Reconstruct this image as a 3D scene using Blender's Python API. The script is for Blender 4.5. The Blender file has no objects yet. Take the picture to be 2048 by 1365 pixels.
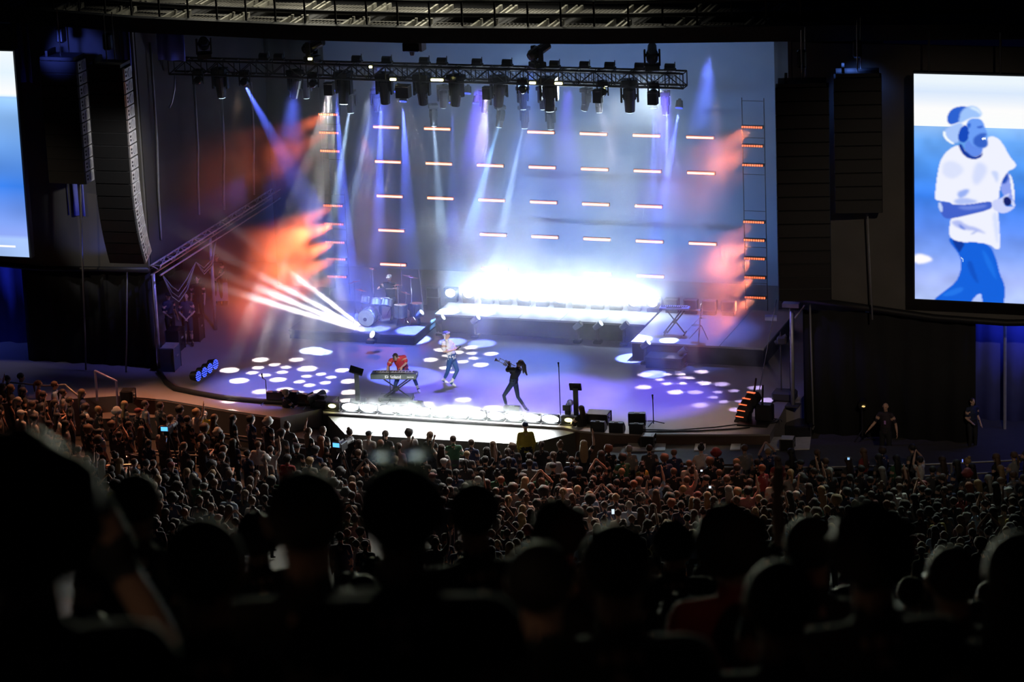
import bpy, bmesh, math, random
import numpy as np
from mathutils import Vector, Matrix, kdtree
random.seed(7)
rng = np.random.default_rng(7)
S = bpy.context.scene
C = S.collection

# ------------------------------------------------------------------ camera
FPX = 6729.303
YAW, PITCH, ROLL = 0.32225042, 0.28155841, -0.03992407
CP = Vector((33.596, -104.529, 29.745))
Fw = Vector((-math.sin(YAW)*math.cos(PITCH), math.cos(YAW)*math.cos(PITCH), -math.sin(PITCH)))
_R = Fw.cross(Vector((0, 0, 1))).normalized(); _U = _R.cross(Fw)
Rt = _R*math.cos(ROLL) + _U*math.sin(ROLL)
Up = _U*math.cos(ROLL) - _R*math.sin(ROLL)
cd = bpy.data.cameras.new('camera'); cam = bpy.data.objects.new('camera', cd); C.objects.link(cam)
M3 = Matrix((Rt, Up, -Fw)).transposed()
cam.matrix_world = Matrix.Translation(CP) @ M3.to_4x4()
cd.sensor_width = 36; cd.lens = FPX*36/2048; cd.clip_start = .5; cd.clip_end = 400
cd.dof.use_dof = True; cd.dof.focus_distance = 101; cd.dof.aperture_fstop = 4.2
S.camera = cam
S.view_settings.view_transform = 'Standard'; S.view_settings.look = 'None'
S.view_settings.gamma = 1; S.view_settings.use_curve_mapping = False
S.view_settings.exposure = 0.0
w = bpy.data.worlds.new('night'); S.world = w; w.use_nodes = True
w.node_tree.nodes['Background'].inputs[0].default_value = (.25, .4, 1, 1)
w.node_tree.nodes['Background'].inputs[1].default_value = .0016
try:
    S.cycles.volume_bounces = 0; S.cycles.max_bounces = 4; S.cycles.diffuse_bounces = 2
    S.cycles.glossy_bounces = 2; S.cycles.transparent_max_bounces = 8
    S.cycles.volume_step_rate = 1.0; S.cycles.volume_max_steps = 128
    S.cycles.sample_clamp_indirect = 3; S.cycles.sample_clamp_direct = 0
    S.cycles.caustics_reflective = False; S.cycles.caustics_refractive = False
    S.cycles.use_light_tree = True
except Exception: pass

def un(px, py, axis, val):
    d = Fw + Rt*((px-1024)/FPX) - Up*((py-682.5)/FPX)
    i = 'xyz'.index(axis)
    return CP + d*((val-CP[i])/d[i])
def und(px, py, depth):
    return CP + (Fw + Rt*((px-1024)/FPX) - Up*((py-682.5)/FPX))*depth
def proj(p):
    d = Vector(p)-CP; z = d.dot(Fw)
    return 1024+FPX*d.dot(Rt)/z, 682.5-FPX*d.dot(Up)/z, z
HX = Vector((Rt.x, Rt.y, 0)).normalized(); HY = Vector((-HX.y, HX.x, 0))

# ------------------------------------------------------------------ lights
und_ = und
def spot(name, loc, tgt, col, watt, deg, blend=.3, rad=.05):
    l = bpy.data.lights.new(name, 'SPOT'); l.color = col; l.energy = watt
    l.spot_size = math.radians(deg); l.spot_blend = blend; l.shadow_soft_size = rad
    o = bpy.data.objects.new(name, l); C.objects.link(o)
    d = Vector(tgt)-Vector(loc)
    o.matrix_world = Matrix.Translation(Vector(loc)) @ d.to_track_quat('-Z', 'Y').to_matrix().to_4x4()
    return o
def area(name, loc, tgt, col, watt, sx, sy, spread=180):
    l = bpy.data.lights.new(name, 'AREA'); l.color = col; l.energy = watt
    l.shape = 'RECTANGLE'; l.size = sx; l.size_y = sy; l.spread = math.radians(spread)
    o = bpy.data.objects.new(name, l); C.objects.link(o)
    d = Vector(tgt)-Vector(loc)
    o.matrix_world = Matrix.Translation(Vector(loc)) @ d.to_track_quat('-Z', 'Y').to_matrix().to_4x4()
    return o
BLUE = (.10, .16, 1); ICE = (.45, .68, 1); WHITE = (.85, .93, 1); ORANGE = (1, .19, .05); VIOLET = (.15, .11, 1)
# blue wash on the stage floor, from the front truss
for x, y, k, c in ((-4.6, -12.9, .7, BLUE), (-1.8, -12.2, .9, VIOLET), (1.2, -12.2, 1, VIOLET), (4.0, -12.2, 1.2, VIOLET), (7.0, -12.0, .9, VIOLET), (-3, -9.4, .7, BLUE), (2, -9.6, .8, (.08, .2, 1)), (7, -7, .6, (.12, .2, 1))):
    spot('stage_wash_spot', (x, y+2.6, 8.9), (x, y, 0), c, 13000*k, 30, .7, .15)
for x, y, k in ((9.3, -13.6, 1), (6.2, -14.4, .8), (-5.8, -14.2, .8), (3.6, -14.3, .6)):
    spot('warm_lip_spot', (x-.5, -10.4, 8.9), (x, y, 0), (1, .66, .46), 2000*k, 24, .9, .15)
# blue backdrop fill added in place of glowing haze, from floor and top
area('backdrop_fill', (2.4, -2.6, .5), (2.4, 0, 3.6), (.2, .44, 1), 340, 7, .3)
area('backdrop_fill', (1.6, -3.2, 9.2), (1.8, .1, 5.6), (.10, .32, .8), 60, 10, .3)
# riser blinders towards the house
area('riser_blinder_glow', (2.0, -5.3, 1.0), (2.0, -12, 6.4), WHITE, 420, 6.6, .25, 110)
area('riser_fill_up', (2.1, -5.25, 1.0), (2.1, -5.6, 6), (.6, .8, 1), 420, 6.8, .3, 150)  # added fill, lights the smoke and wall foot from below
area('riser_fill_top', (2.2, -5.4, 1.5), (2.2, -5.6, -1), (.6,.8,1), 150, 7, .3, 120)  # added fill above the lamps, whitens the riser
# front strip, with fill added behind it for the lamp halo
area('strip_glow', (1.6, -15.2, .25), (1.6, -20, 1.2), (.9, .97, .95), 620, 6.6, .2, 120)
area('strip_halo_fill', (1.6, -15.0, .36), (1.6, -13.5, -.1), (.8, .92, 1), 28, 6.6, .2, 160)
# overhead white source behind the front truss
spot('overhead_white_spot', (5.3, -4.4, 7.9), (4.8, -14, 5.5), (.7, .88, 1), 2600, 70, .9, .3)
spot('overhead_white_spot', (1.0, -4.4, 8.8), (1.0, -14, 5.5), (.4, .65, 1), 200, 60, .9, .3)
# side LED battens throw orange towards the house
LZL = [6.27, 5.65, 5.03, 3.16, 2.53, 1.90, 1.32, .71]
LZR = [6.29, 5.68, 5.05, 3.18, 2.58, 1.97, 1.34, .67]
KL = [.35, .45, .1, .4, 1.5, 1.2, 1.5, .9]; KR = [.8, 1.1, .25, .8, 1.4, .8, .8, 1.0]
for z, k in zip(LZL, KL):
    spot('batten_beam', (-6.4, -3.15, z), (-6.9, -15, z+(.3 if z > 3 else 1.3)), (1, .17, .055), 8500*k, 17, .8, .12)
for z, k in zip(LZR, KR):
    spot('batten_beam', (8.0, -3.15, z), (7.3, -15, z+(.1 if z > 3 else 1.1)), (1, .22, .1), 3600*k, 18, .8, .12)
# fan of white beams from the floor light beside the drum riser
V3 = lambda *a: Vector(a)
bs = un(742, 668, 'z', .6)
for px, py, k in ((540, 560, 1), (575, 540, .8), (520, 600, 1), (555, 592, 1.1)):
    q = un(px, py, 'y', bs.y-2.6)
    dq_ = (q-bs).normalized(); spot('floor_beam', bs+dq_*.12, q+V3(0,0,0), (1, .92, .9), 110000*k, 3.2, .25, .05)
# moving-head beams falling from the trusses
for px, py, qx, qy, Y, col, k, dg in ((700, 208, 668, 420, -8.2, ICE, .9, 6), (745, 206, 700, 430, -8.4, ICE, .7, 5), (612, 190, 612, 330, -8.2, ICE, .18, 5),
    (866, 232, 880, 420, -5.2, ICE, 1, 7), (1000, 236, 950, 420, -5.2, (.2, .5, 1), 1.5, 7), (1048, 238, 1010, 430, -5.2, ICE, .9, 6),
    (1333, 208, 1335, 400, -7, ICE, .8, 5), (806, 203, 815, 420, -6.5, BLUE, 1.6, 9), (762, 203, 758, 420, -6.5, BLUE, 1.4, 7),
    (905, 205, 905, 420, -6.5, BLUE, .8, 7), (953, 206, 958, 420, -6.5, BLUE, .8, 7), (1358, 216, 1325, 400, -7, BLUE, 1.8, 8), (1307, 216, 1307, 300, -7, BLUE, .8, 6),
    (672, 180, 682, 330, -5, BLUE, 1.3, 7), (490, 165, 560, 300, -9.5, BLUE, .7, 12), (1090, 480, 1190, 300, -6, ICE, .0, 6)):
    if k: spot('moving_head_beam', un(px, py+6, 'y', Y), un(qx, qy, 'y', Y-.4), col, 55000*k, dg, .3, .04)
for q in ((1180, 330), (1110, 330), (1260, 340)):          # wide beams rising from the riser lamps
    spot('riser_beam', un(925, 650, 'y', -6.2), un(q[0], q[1], 'y', -7.2), (.8, .9, 1), 26000, 4.5, .4, .05)
# follow spots from the house on the two front performers
spot('follow_spot', (22, -70, 24), un(903, 722, 'y', -12), (1, .97, .95), 130000, 1.5, .3, .1)
spot('follow_spot', (16, -70, 24), un(800, 735, 'y', -13.4), (1, .93, .9), 90000, 1.3, .3, .1)
# dim warm work light over the side floors and wing walls
spot('work_light', (-30, -40, 22), (-6.5, -14.6, 0), (1, .78, .55), 9000, 9, .9, .3)
spot('work_light', (-30, -40, 20), (-11, -12, 4.6), (1, .8, .55), 5200, 9, .9, .3)
spot('work_light', (26, -50, 22), (9, -14.5, 0), (1, .75, .5), 2600, 14, .8, .3)
spot('work_light', (30, -55, 24), (16, -12, 3.5), (1, .8, .6), 11000, 18, .9, .3)
spot('audience_rim_fill', (2, -18.5, 10.9), (24, -95, 28), (.95, 1, .75), 150000, 22, .8, .3)  # added without a fixture, rims the heads on the lawn
spot('array_fill', (-3.5, -15.5, 8.6), (-8.6, -13.8, 6.6), (1, .97, .92), 1500, 50, .8, .2)  # added without a fixture, brightens the grey side plates
spot('drum_fill', (-2.5, -9.5, 8.4), (-4.0, -6.6, .8), (.7, .85, 1), 5000, 22, .8, .1)  # added to brighten the drum kit
spot('drum_red_fill', (-5.5, -2.2, 5.5), (-3.6, -6.2, 1.0), (1, .25, .2), 1200, 30, .8, .1)  # added for the red on the cymbals
for x, k in ((-7, .5), (-3.5, 1), (0, 1), (3, .9), (6, .35)):  # unseen lamps added above the deck to brighten the rafters
    area('rafter_fill', (x, -10.6, 13.6), (x, -11.6, 11.3), (1, .95, .75), 44*k, 1.2, .4, 130)
spot('audience_rim_fill', (-8, -14.2, 10.6), (-7.5, -19, 0), (1, .36, .16), 6500, 60, .8, .3)  # these spots are added without fixtures to rim and tint the crowd
spot('audience_rim_fill', (4.6, -14.4, 9.0), (3, -25, 0), (1, .88, .78), 5500, 70, .9, .3)
spot('audience_rim_fill', (10.2, -14.4, 9.2), (10, -24, 0), (1, .30, .16), 5500, 50, .9, .3)
spot('audience_rim_fill', (15, -14.6, 9.4), (16, -28, 1), (.8, .95, .75), 3000, 80, .9, .3)
spot('audience_rim_fill', (0.5, -14.6, 9.0), (8, -34, 2), (.95, 1, .78), 5500, 70, .9, .3)
spot('side_blue_fill', (-11.5, -14.4, 10.6), (-10.9, -12, 9.9), BLUE, 200, 50, .5, .2)  # added blue fill for the coloured strips
spot('side_blue_fill', (-10.2, -12.9, 3.6), (-11.2, -12.1, 5.1), BLUE, 30, 100, .5, .1)
spot('near_fill', (40, -108, 40), und_(1480, 1160, 11.5), (1, .4, .3), 130, 5, .9, .2)  # added spot, brings up the red shoulders
spot('near_fill', (24, -108, 38), und_(270, 1170, 8), (1, .75, .5), 500, 7, .9, .2)  # added spot, brings up the bare arm
spot('truss_blue', (-5.5, -12.5, 6.5), (-9, -10, 1.8), (.22, .2, 1), 700, 60, .6, .1)
spot('truss_blue', (8, -14, 6.5), (11.4, -12, 1.5), (.25, .2, 1), 260, 34, .6, .1)
spot('side_blue_fill', (13.2, -12.9, 10.8), (14.4, -12, 6), (.12, .28, 1), 260, 90, .8, .3)  # added blue fill on the wall between the right arrays

# ------------------------------------------------------------------ materials
MT = {}
def mat(name, col=(.5, .5, .5), rough=.6, metal=0., em=None, es=0., var=.25, scale=6., obj=False, bump=0.):
    if name in MT: return MT[name]
    m = bpy.data.materials.new(name); m.use_nodes = True
    nt = m.node_tree; b = nt.nodes['Principled BSDF']
    b.inputs['Roughness'].default_value = rough; b.inputs['Metallic'].default_value = metal
    n = nt.nodes.new('ShaderNodeTexNoise'); n.inputs['Scale'].default_value = scale
    tc = nt.nodes.new('ShaderNodeTexCoord'); nt.links.new(tc.outputs['Object'], n.inputs['Vector'])
    mp = nt.nodes.new('ShaderNodeMapRange'); mp.inputs['To Min'].default_value = 1-var; mp.inputs['To Max'].default_value = 1+var
    nt.links.new(n.outputs['Fac'], mp.inputs['Value'])
    mx = nt.nodes.new('ShaderNodeVectorMath'); mx.operation = 'SCALE'
    if obj:
        oi = nt.nodes.new('ShaderNodeObjectInfo'); nt.links.new(oi.outputs['Color'], mx.inputs[0])
    else: mx.inputs[0].default_value = col
    nt.links.new(mp.outputs[0], mx.inputs['Scale']); nt.links.new(mx.outputs[0], b.inputs['Base Color'])
    if bump:
        bp = nt.nodes.new('ShaderNodeBump'); bp.inputs['Strength'].default_value = bump
        nt.links.new(n.outputs['Fac'], bp.inputs['Height']); nt.links.new(bp.outputs[0], b.inputs['Normal'])
    if em:
        b.inputs['Emission Color'].default_value = (*em, 1); b.inputs['Emission Strength'].default_value = es
        try: m.cycles.emission_sampling = 'NONE'
        except Exception: pass
    MT[name] = m; return m
BLK = mat('black_paint', (.012, .012, .014), .5)
BLKG = mat('black_gloss', (.02, .02, .022), .25)
GRILL = mat('speaker_grille', (.02, .02, .022), .6, .2, scale=200)
DARK = mat('dark_grey', (.05, .05, .055), .55)
GREY = mat('mid_grey', (.22, .22, .23), .5)
PLATE = mat('grey_plate', (.35, .35, .37), .5, .2)
ALU = mat('aluminium', (.6, .6, .63), .35, .8)
CHROME = mat('chrome', (.8, .8, .82), .18, 1)
DRAPE = mat('black_drape', (.010, .010, .012), .95, scale=2, bump=.3)
DECK = mat('stage_deck', (.30, .27, .27), .5, scale=1.2, var=.12)
WALLM = mat('scrim_wall', (.09, .085, .08), .85, scale=1.0)
WHT = mat('white_plastic', (.8, .8, .82), .4)
LWHITE = mat('lamp_white', (.9, .9, .9), .3, em=(.9, .97, 1), es=14)
LWARM = mat('lamp_yellow', (.9, .9, .8), .3, em=(1, .95, .35), es=9)
LORC = mat('lamp_orange_core', (.9, .7, .5), .3, em=(1, .62, .36), es=3)
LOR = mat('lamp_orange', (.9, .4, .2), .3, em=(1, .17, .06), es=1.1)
LORS = mat('lamp_orange_cells', (.9, .4, .2), .3, em=(1, .2, .07), es=2.2)
LBLUE = mat('lamp_blue', (.3, .3, .9), .3, em=(.05, .10, 1), es=1.6)
LICE = mat('lamp_ice', (.8, .9, .9), .3, em=(.7, .9, 1), es=2.5)
SCRB = mat('camera_screen', (.1, .3, .6), .2, em=(.1, .45, 1), es=1.6)

# ------------------------------------------------------------------ mesh helpers
def me_obj(name, bm, m, parent=None, smooth=False):
    me = bpy.data.meshes.new(name); bm.normal_update(); bm.to_mesh(me); bm.free()
    for x in (m if isinstance(m, (list, tuple)) else [m]): me.materials.append(x)
    if smooth:
        for p in me.polygons: p.use_smooth = True
    o = bpy.data.objects.new(name, me); C.objects.link(o)
    if parent: o.parent = parent
    return o
def box(bm, c, s, rot=None, bevel=0, mi=0):
    r = bmesh.ops.create_cube(bm, size=1)['verts']
    bmesh.ops.scale(bm, vec=s, verts=r)
    if bevel:
        fs = list({e for v in r for e in v.link_edges})
        r2 = bmesh.ops.bevel(bm, geom=fs, offset=bevel, segments=1, affect='EDGES')
        r = list({v for f in r2['faces'] for v in f.verts} | {v for v in r if v.is_valid})
    if rot is not None: bmesh.ops.rotate(bm, cent=(0, 0, 0), matrix=rot, verts=r)
    bmesh.ops.translate(bm, vec=c, verts=r)
    if mi:
        for f in {f for v in r for f in v.link_faces}: f.material_index = mi
    return r
def cyl(bm, p0, p1, r0, r1=None, n=10, caps=True):
    p0 = Vector(p0); p1 = Vector(p1); r1 = r0 if r1 is None else r1
    d = p1-p0; L = d.length
    if L < 1e-6: return []
    r = bmesh.ops.create_cone(bm, cap_ends=caps, segments=n, radius1=r0, radius2=r1, depth=L)['verts']
    q = d.to_track_quat('Z', 'Y').to_matrix()
    bmesh.ops.rotate(bm, cent=(0, 0, 0), matrix=q, verts=r)
    bmesh.ops.translate(bm, vec=(p0+p1)/2, verts=r); return r
def ball(bm, c, s, sub=2, rot=None):
    r = bmesh.ops.create_icosphere(bm, subdivisions=sub, radius=1)['verts']
    bmesh.ops.scale(bm, vec=(s, s, s) if isinstance(s, (int, float)) else s, verts=r)
    if rot is not None: bmesh.ops.rotate(bm, cent=(0, 0, 0), matrix=rot, verts=r)
    bmesh.ops.translate(bm, vec=c, verts=r); return r
def B(): return bmesh.new()
def RZ(a): return Matrix.Rotation(a, 3, 'Z')
def RX(a): return Matrix.Rotation(a, 3, 'X')
def tag(o, label=None, cat=None, group=None, kind=None):
    if label: o['label'] = label
    if cat: o['category'] = cat
    if group: o['group'] = group
    if kind: o['kind'] = kind
    return o
def thing(name, label, cat, loc=(0, 0, 0), rz=0, group=None):
    o = bpy.data.objects.new(name, None); o.empty_display_size = .1; C.objects.link(o)
    o.location = loc; o.rotation_euler = (0, 0, rz); tag(o, label, cat, group); return o
def struct(name, bm, m, parent=None, smooth=False):
    o = me_obj(name, bm, m, parent, smooth)
    if not parent: o['kind'] = 'structure'
    return o
def copy_tree(o, parent=None):
    c = o.copy(); C.objects.link(c)
    if parent is not None: c.parent = parent
    for ch in list(o.children): copy_tree(ch, c)
    return c
def tube(name, pts, r, m, parent=None, n=6):
    """a round cable or rail through points, one mesh"""
    bm = B(); pts = [Vector(p) for p in pts]; rings = []
    for i, p in enumerate(pts):
        t = (pts[min(i+1, len(pts)-1)]-pts[max(i-1, 0)]).normalized()
        a = t.cross(Vector((0, 0, 1)))
        if a.length < .1: a = t.cross(Vector((1, 0, 0)))
        a.normalize(); b = t.cross(a)
        rings.append([bm.verts.new(p+(a*math.cos(2*math.pi*k/n)+b*math.sin(2*math.pi*k/n))*r) for k in range(n)])
    for i in range(len(rings)-1):
        for k in range(n): bm.faces.new((rings[i][k], rings[i][(k+1) % n], rings[i+1][(k+1) % n], rings[i+1][k]))
    bm.faces.new(rings[0][::-1]); bm.faces.new(rings[-1])
    return me_obj(name, bm, m, parent, True)
ORD = 'first second third fourth fifth sixth seventh eighth ninth tenth eleventh twelfth thirteenth fourteenth fifteenth sixteenth seventeenth eighteenth nineteenth twentieth'.split()
TENS = {2: 'twenty', 3: 'thirty', 4: 'forty', 5: 'fifty', 6: 'sixty', 7: 'seventy', 8: 'eighty'}
TENO = {2: 'twentieth', 3: 'thirtieth', 4: 'fortieth', 5: 'fiftieth', 6: 'sixtieth', 7: 'seventieth', 8: 'eightieth'}
def ordn(i):
    if i <= 20: return ORD[i-1]
    return TENO[i//10] if i % 10 == 0 else TENS[i//10]+'-'+ORD[i % 10-1]
# ------------------------------------------------------------------ the setting
def slab(name, pts, z0, z1, m, kind='structure'):
    bm = B(); lo = [bm.verts.new((x, y, z0)) for x, y in pts]; hi = [bm.verts.new((x, y, z1)) for x, y in pts]
    bm.faces.new(lo[::-1]); bm.faces.new(hi); n = len(pts)
    for i in range(n): bm.faces.new((lo[i], lo[(i+1) % n], hi[(i+1) % n], hi[i]))
    bmesh.ops.recalc_face_normals(bm, faces=bm.faces)
    o = me_obj(name, bm, m); o['kind'] = kind; return o
fe = [un(px, py, 'z', 0) for px, py in ((-60, 812), (240, 792), (330, 800), (440, 818), (560, 836))]
fr_ = [un(px, py, 'z', 0) for px, py in ((1160, 862), (1230, 868), (1330, 869), (1450, 869.5), (1540, 869), (1572, 811))]
slab('floor', [(p.x, p.y) for p in fe]+[(-2.4, -14.95), (-2.2, -15.35), (5.3, -15.35)]+[(p.x, p.y) for p in fr_]+[(11.45, -11.5), (11.45, 1.2), (-24, 1.2)], -1.15, 0, DECK)
def face_strip(name, pts, z0, z1, m):
    bm = B(); A = [[bm.verts.new((p[0], p[1]-.03, z0)), bm.verts.new((p[0], p[1]-.03, z1)), bm.verts.new((p[0], p[1]-.002, z1)), bm.verts.new((p[0], p[1]-.002, z0))] for p in pts]
    for k in range(len(A)-1):
        for q in range(4): bm.faces.new((A[k][q], A[k][(q+1) % 4], A[k+1][(q+1) % 4], A[k+1][q]))
    bmesh.ops.recalc_face_normals(bm, faces=bm.faces); return struct(name, bm, m)
# wooden stage fascia below the edge
WOOD = mat('dark_wood', (.10, .06, .045), .6, scale=3)
face_strip('trim_1', [(5.3, -15.37)]+[(p.x, p.y) for p in fr_[:5]], -1.1, -.05, WOOD)
face_strip('trim_6', [(p.x, p.y) for p in fe[1:]], -1.1, -.05, WOOD)
slab('floor_5', [(p.x, p.y-.04) for p in fr_[1:5]]+[(15.5, -14.2), (15.5, -16.6), (fr_[4].x, -16.75), (fr_[2].x, -17.1), (fr_[1].x, -17.15)], -1.18, -.3, mat('dark_floor', (.06, .055, .05), .7))
bm = B(); box(bm, (1.6, -15.37, -.3), (7.6, .05, .5)); struct('trim_2', bm, BLK)
th = slab('floor_2', [(q.x, q.y) for q in (un(a, b, 'z', -.06) for a, b in ((690, 869), (1052, 890), (1150, 866), (1150, 852), (652, 828)))], -1.15, -.06, mat('light_deck', (.10, .095, .085), .6, scale=1.5, var=.08))
slab('floor_3', [(p.x, p.y) for p in [un(a, b, 'z', -.5) for a, b in ((205, 815), (330, 812), (455, 832), (640, 858), (640, 885), (500, 858), (330, 835), (205, 838))]], -1.2, -.5, mat('brown_step', (.13, .10, .09), .7, scale=2))
slab('floor_4', [(11.5, -16.2), (30, -13.4), (30, 1), (11.5, 1)], -1.2, -.9, mat('dark_floor', (.06, .055, .05), .7))
# audience bowl
CXY = (4.0, 21.2); R0 = 40.0
def gz(x, y):
    s = math.hypot(x-CXY[0], y-CXY[1])-R0
    if s < 3: return -1.2
    if s < 16: return -1.2+(s-3)*.22
    return 1.66+(s-16)*.3605
def terrain():
    ss = [-14, 0, 3, 6, 10, 16, 20, 30, 45, 60, 75, 89, 92]
    aa = np.linspace(-2.55, -.45, 41); v = []; f = []
    for s in ss:
        for a in aa:
            r = R0+s; x = CXY[0]+r*math.cos(a); y = CXY[1]+r*math.sin(a)
            v.append((x, y, gz(x, y)-(.02 if s < 0 else 0)))
    n = len(aa)
    for i in range(len(ss)-1):
        for j in range(n-1): f.append((i*n+j, (i+1)*n+j, (i+1)*n+j+1, i*n+j+1))
    me = bpy.data.meshes.new('ground'); me.from_pydata(v, [], f); me.materials.append(mat('seating_ground', (.02, .018, .016), .8, scale=1.5))
    o = bpy.data.objects.new('ground', me); C.objects.link(o); o['kind'] = 'structure'
terrain()
# back wall, side walls (the upper walls hang from z 3.2 up)
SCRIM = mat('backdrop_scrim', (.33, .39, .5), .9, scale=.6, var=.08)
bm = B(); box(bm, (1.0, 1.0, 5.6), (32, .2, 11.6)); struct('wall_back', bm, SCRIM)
def wall_panel(name, p0, p1, z0s, z1, th=.12, m=WALLM):
    """vertical panel from p0 to p1 whose lower edge follows the heights z0s"""
    bm = B(); n = len(z0s); d = Vector((p1[0]-p0[0], p1[1]-p0[1], 0)); nn = Vector((-d.y, d.x, 0)).normalized()*th
    A = []
    for k in range(n):
        t = k/(n-1); b = Vector((p0[0], p0[1], 0))+d*t
        A.append([bm.verts.new(b+Vector((0, 0, z0s[k]))), bm.verts.new(b+Vector((0, 0, z1))), bm.verts.new(b+nn+Vector((0, 0, z1))), bm.verts.new(b+nn+Vector((0, 0, z0s[k])))])
    for k in range(n-1):
        for q in range(4): bm.faces.new((A[k][q], A[k][(q+1) % 4], A[k+1][(q+1) % 4], A[k+1][q]))
    bm.faces.new(A[0]); bm.faces.new(A[-1][::-1]); bmesh.ops.recalc_face_normals(bm, faces=bm.faces)
    return struct(name, bm, m)
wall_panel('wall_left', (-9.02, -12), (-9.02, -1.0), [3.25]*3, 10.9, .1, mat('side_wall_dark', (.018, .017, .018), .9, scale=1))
wall_panel('wall_front_left', (-9.05, -12), (-20, -12), [3.25, 3.2, 3.15, 3.25, 3.45, 3.7, 3.95], 10.9)
wall_panel('wall_front_right', (11.5, -12), (24, -12), [3.35, 3.15, 2.95, 2.9, 3.0, 3.2, 3.5], 10.9)
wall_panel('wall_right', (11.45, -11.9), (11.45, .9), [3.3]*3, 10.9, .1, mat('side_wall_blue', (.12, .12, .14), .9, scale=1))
tube('trim_3', [(-9.05, -12.08, 3.25), (-10.9, -12.08, 3.2), (-12.7, -12.08, 3.13), (-14.5, -12.08, 3.23), (-16.4, -12.08, 3.44), (-20, -12.08, 3.95)], .1, BLK)['kind'] = 'structure'
tube('trim_4', [(11.5, -12.08, 3.33), (13.6, -12.08, 3.13), (15.6, -12.08, 2.93), (17.7, -12.08, 2.88), (19.8, -12.08, 3.0), (24, -12.08, 3.5)], .1, BLK)['kind'] = 'structure'
PST0 = mat('pale_post', (.5, .5, .54), .4, .5)
# lower drapes
def drape(label, x0, x1, y0, y1, z0, z1, m=DRAPE):
    n = max(8, int(math.hypot(x1-x0, y1-y0)*7)); bm = B(); col = []
    nx, ny = -(y1-y0), (x1-x0); L = math.hypot(nx, ny); nx /= L; ny /= L
    for k in range(n+1):
        t = k/n; wv = .07*math.sin(k*1.35)+.02*math.sin(k*.7)
        a = (x0+(x1-x0)*t+nx*wv, y0+(y1-y0)*t+ny*wv)
        col.append([bm.verts.new((a[0], a[1], z0)), bm.verts.new((a[0], a[1], z1)), bm.verts.new((a[0]+nx*.05, a[1]+ny*.05, z1)), bm.verts.new((a[0]+nx*.05, a[1]+ny*.05, z0))])
    for k in range(n):
        for q in range(4): bm.faces.new((col[k][q], col[k][(q+1) % 4], col[k+1][(q+1) % 4], col[k+1][q]))
    bm.faces.new(col[0]); bm.faces.new(col[-1][::-1]); bmesh.ops.recalc_face_normals(bm, faces=bm.faces)
    return tag(me_obj('stage_drape', bm, m, None, True), label, 'drape')
drape('wide black drape closing the wing left of the stage, below the hanging wall', -9.15, -13.6, -11.8, -11.8, 0.0, 3.2)
drape('wide black drape closing the wing right of the stage behind the bearded security man', 11.65, 16.75, -11.8, -11.8, -.9, 2.9)
drape('drape coloured as blue light in the gap at the far right edge of the photo', 16.3, 22.5, -9.5, -9.5, -.9, 3.4, mat('blue_light_cloth', (.10, .12, .5), .9, scale=2, bump=.3))  # blue light in the gap is put into the cloth colour
drape('drape coloured as blue light in the gap at the far left edge of the photo', -14.0, -20, -10, -10, 0, 3.8, mat('blue_light_cloth'))
drape('black drape across the back of the dark left wing', -13.2, -13.2, -11.7, -.5, 0, 3.3)
drape('black masking drape left of the back wall behind the left batten tower', -9.0, -6.9, -1.9, -1.9, 0, 11)
drape('dark masking drape right of the back wall behind the right batten tower', 8.5, 11.35, -1.9, -1.9, 0, 11, mat('navy_drape', (.06, .065, .09), .9, scale=2))
area('gap_blue', (18.5, -10.8, 3.6), (18.5, -9.5, 1.8), BLUE, 45, 3, .2)
t = thing('side_post', 'grey-lit slim post in the blue gap at the far right', 'post', (17.35, -10.3, -.9)); bm = B(); cyl(bm, (0, 0, 0), (0, 0, 3.9), .05, n=8); me_obj('pole', bm, PST0, t); bm = B(); cyl(bm, (-.9, 0, 3.6), (.05, 0, 3.6), .04, n=6); me_obj('crossbar', bm, PST0, t)
for q, (xa, xb, ya, yb, Y_) in enumerate(((237, 265, 52, 142, -12.14), (312, 372, 58, 122, -11.0), (132, 172, 362, 432, -12.14), (20, 66, 42, 165, -12.14))):  # blue light in wall gaps is built as strips coloured blue
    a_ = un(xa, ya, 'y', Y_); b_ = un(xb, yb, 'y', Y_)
    drape('narrow blue strip painted as a lit wall gap, high left, %s of four from left' % ['third', 'fourth', 'second', 'first'][q], a_.x, b_.x, Y_, Y_, b_.z, a_.z, mat('blue_light_cloth'))
area('gap_blue', (-17, -11.2, 3.6), (-17.5, -10, 1.5), BLUE, 50, 2, .2)
# roof: fascia arc, catwalk deck behind it, rafters and mesh panels
arc = [un(px, py, 'z', 11.1) for px, py in ((-120, 30), (0, 40), (270, 62), (600, 77), (820, 83), (1180, 85), (1560, 80), (2048, 75), (2200, 72))]
bm = B(); A = []
for p in arc:
    A.append([bm.verts.new((p.x, p.y, 11.05)), bm.verts.new((p.x, p.y, 11.5)), bm.verts.new((p.x, p.y+.3, 11.5)), bm.verts.new((p.x, p.y+.3, 11.05))])
for k in range(len(A)-1):
    for q in range(4): bm.faces.new((A[k][q], A[k][(q+1) % 4], A[k+1][(q+1) % 4], A[k+1][q]))
bmesh.ops.recalc_face_normals(bm, faces=bm.faces)
struct('trim_5', bm, mat('fascia_paint', (.035, .04, .05), .6))
def arc_y(x):
    for a, b in zip(arc, arc[1:]):
        if a.x <= x <= b.x: return a.y+(b.y-a.y)*(x-a.x)/(b.x-a.x)
    return -12
ceil = slab('ceiling', [(-22, -11.5), (-12, -12.4), (-4, -13.6), (2, -13.8), (9, -12.9), (22, -10.6), (22, 1.3), (-22, 1.3)], 11.12, 11.2, mat('roof_sheet', (.07, .07, .075), .7))
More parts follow.
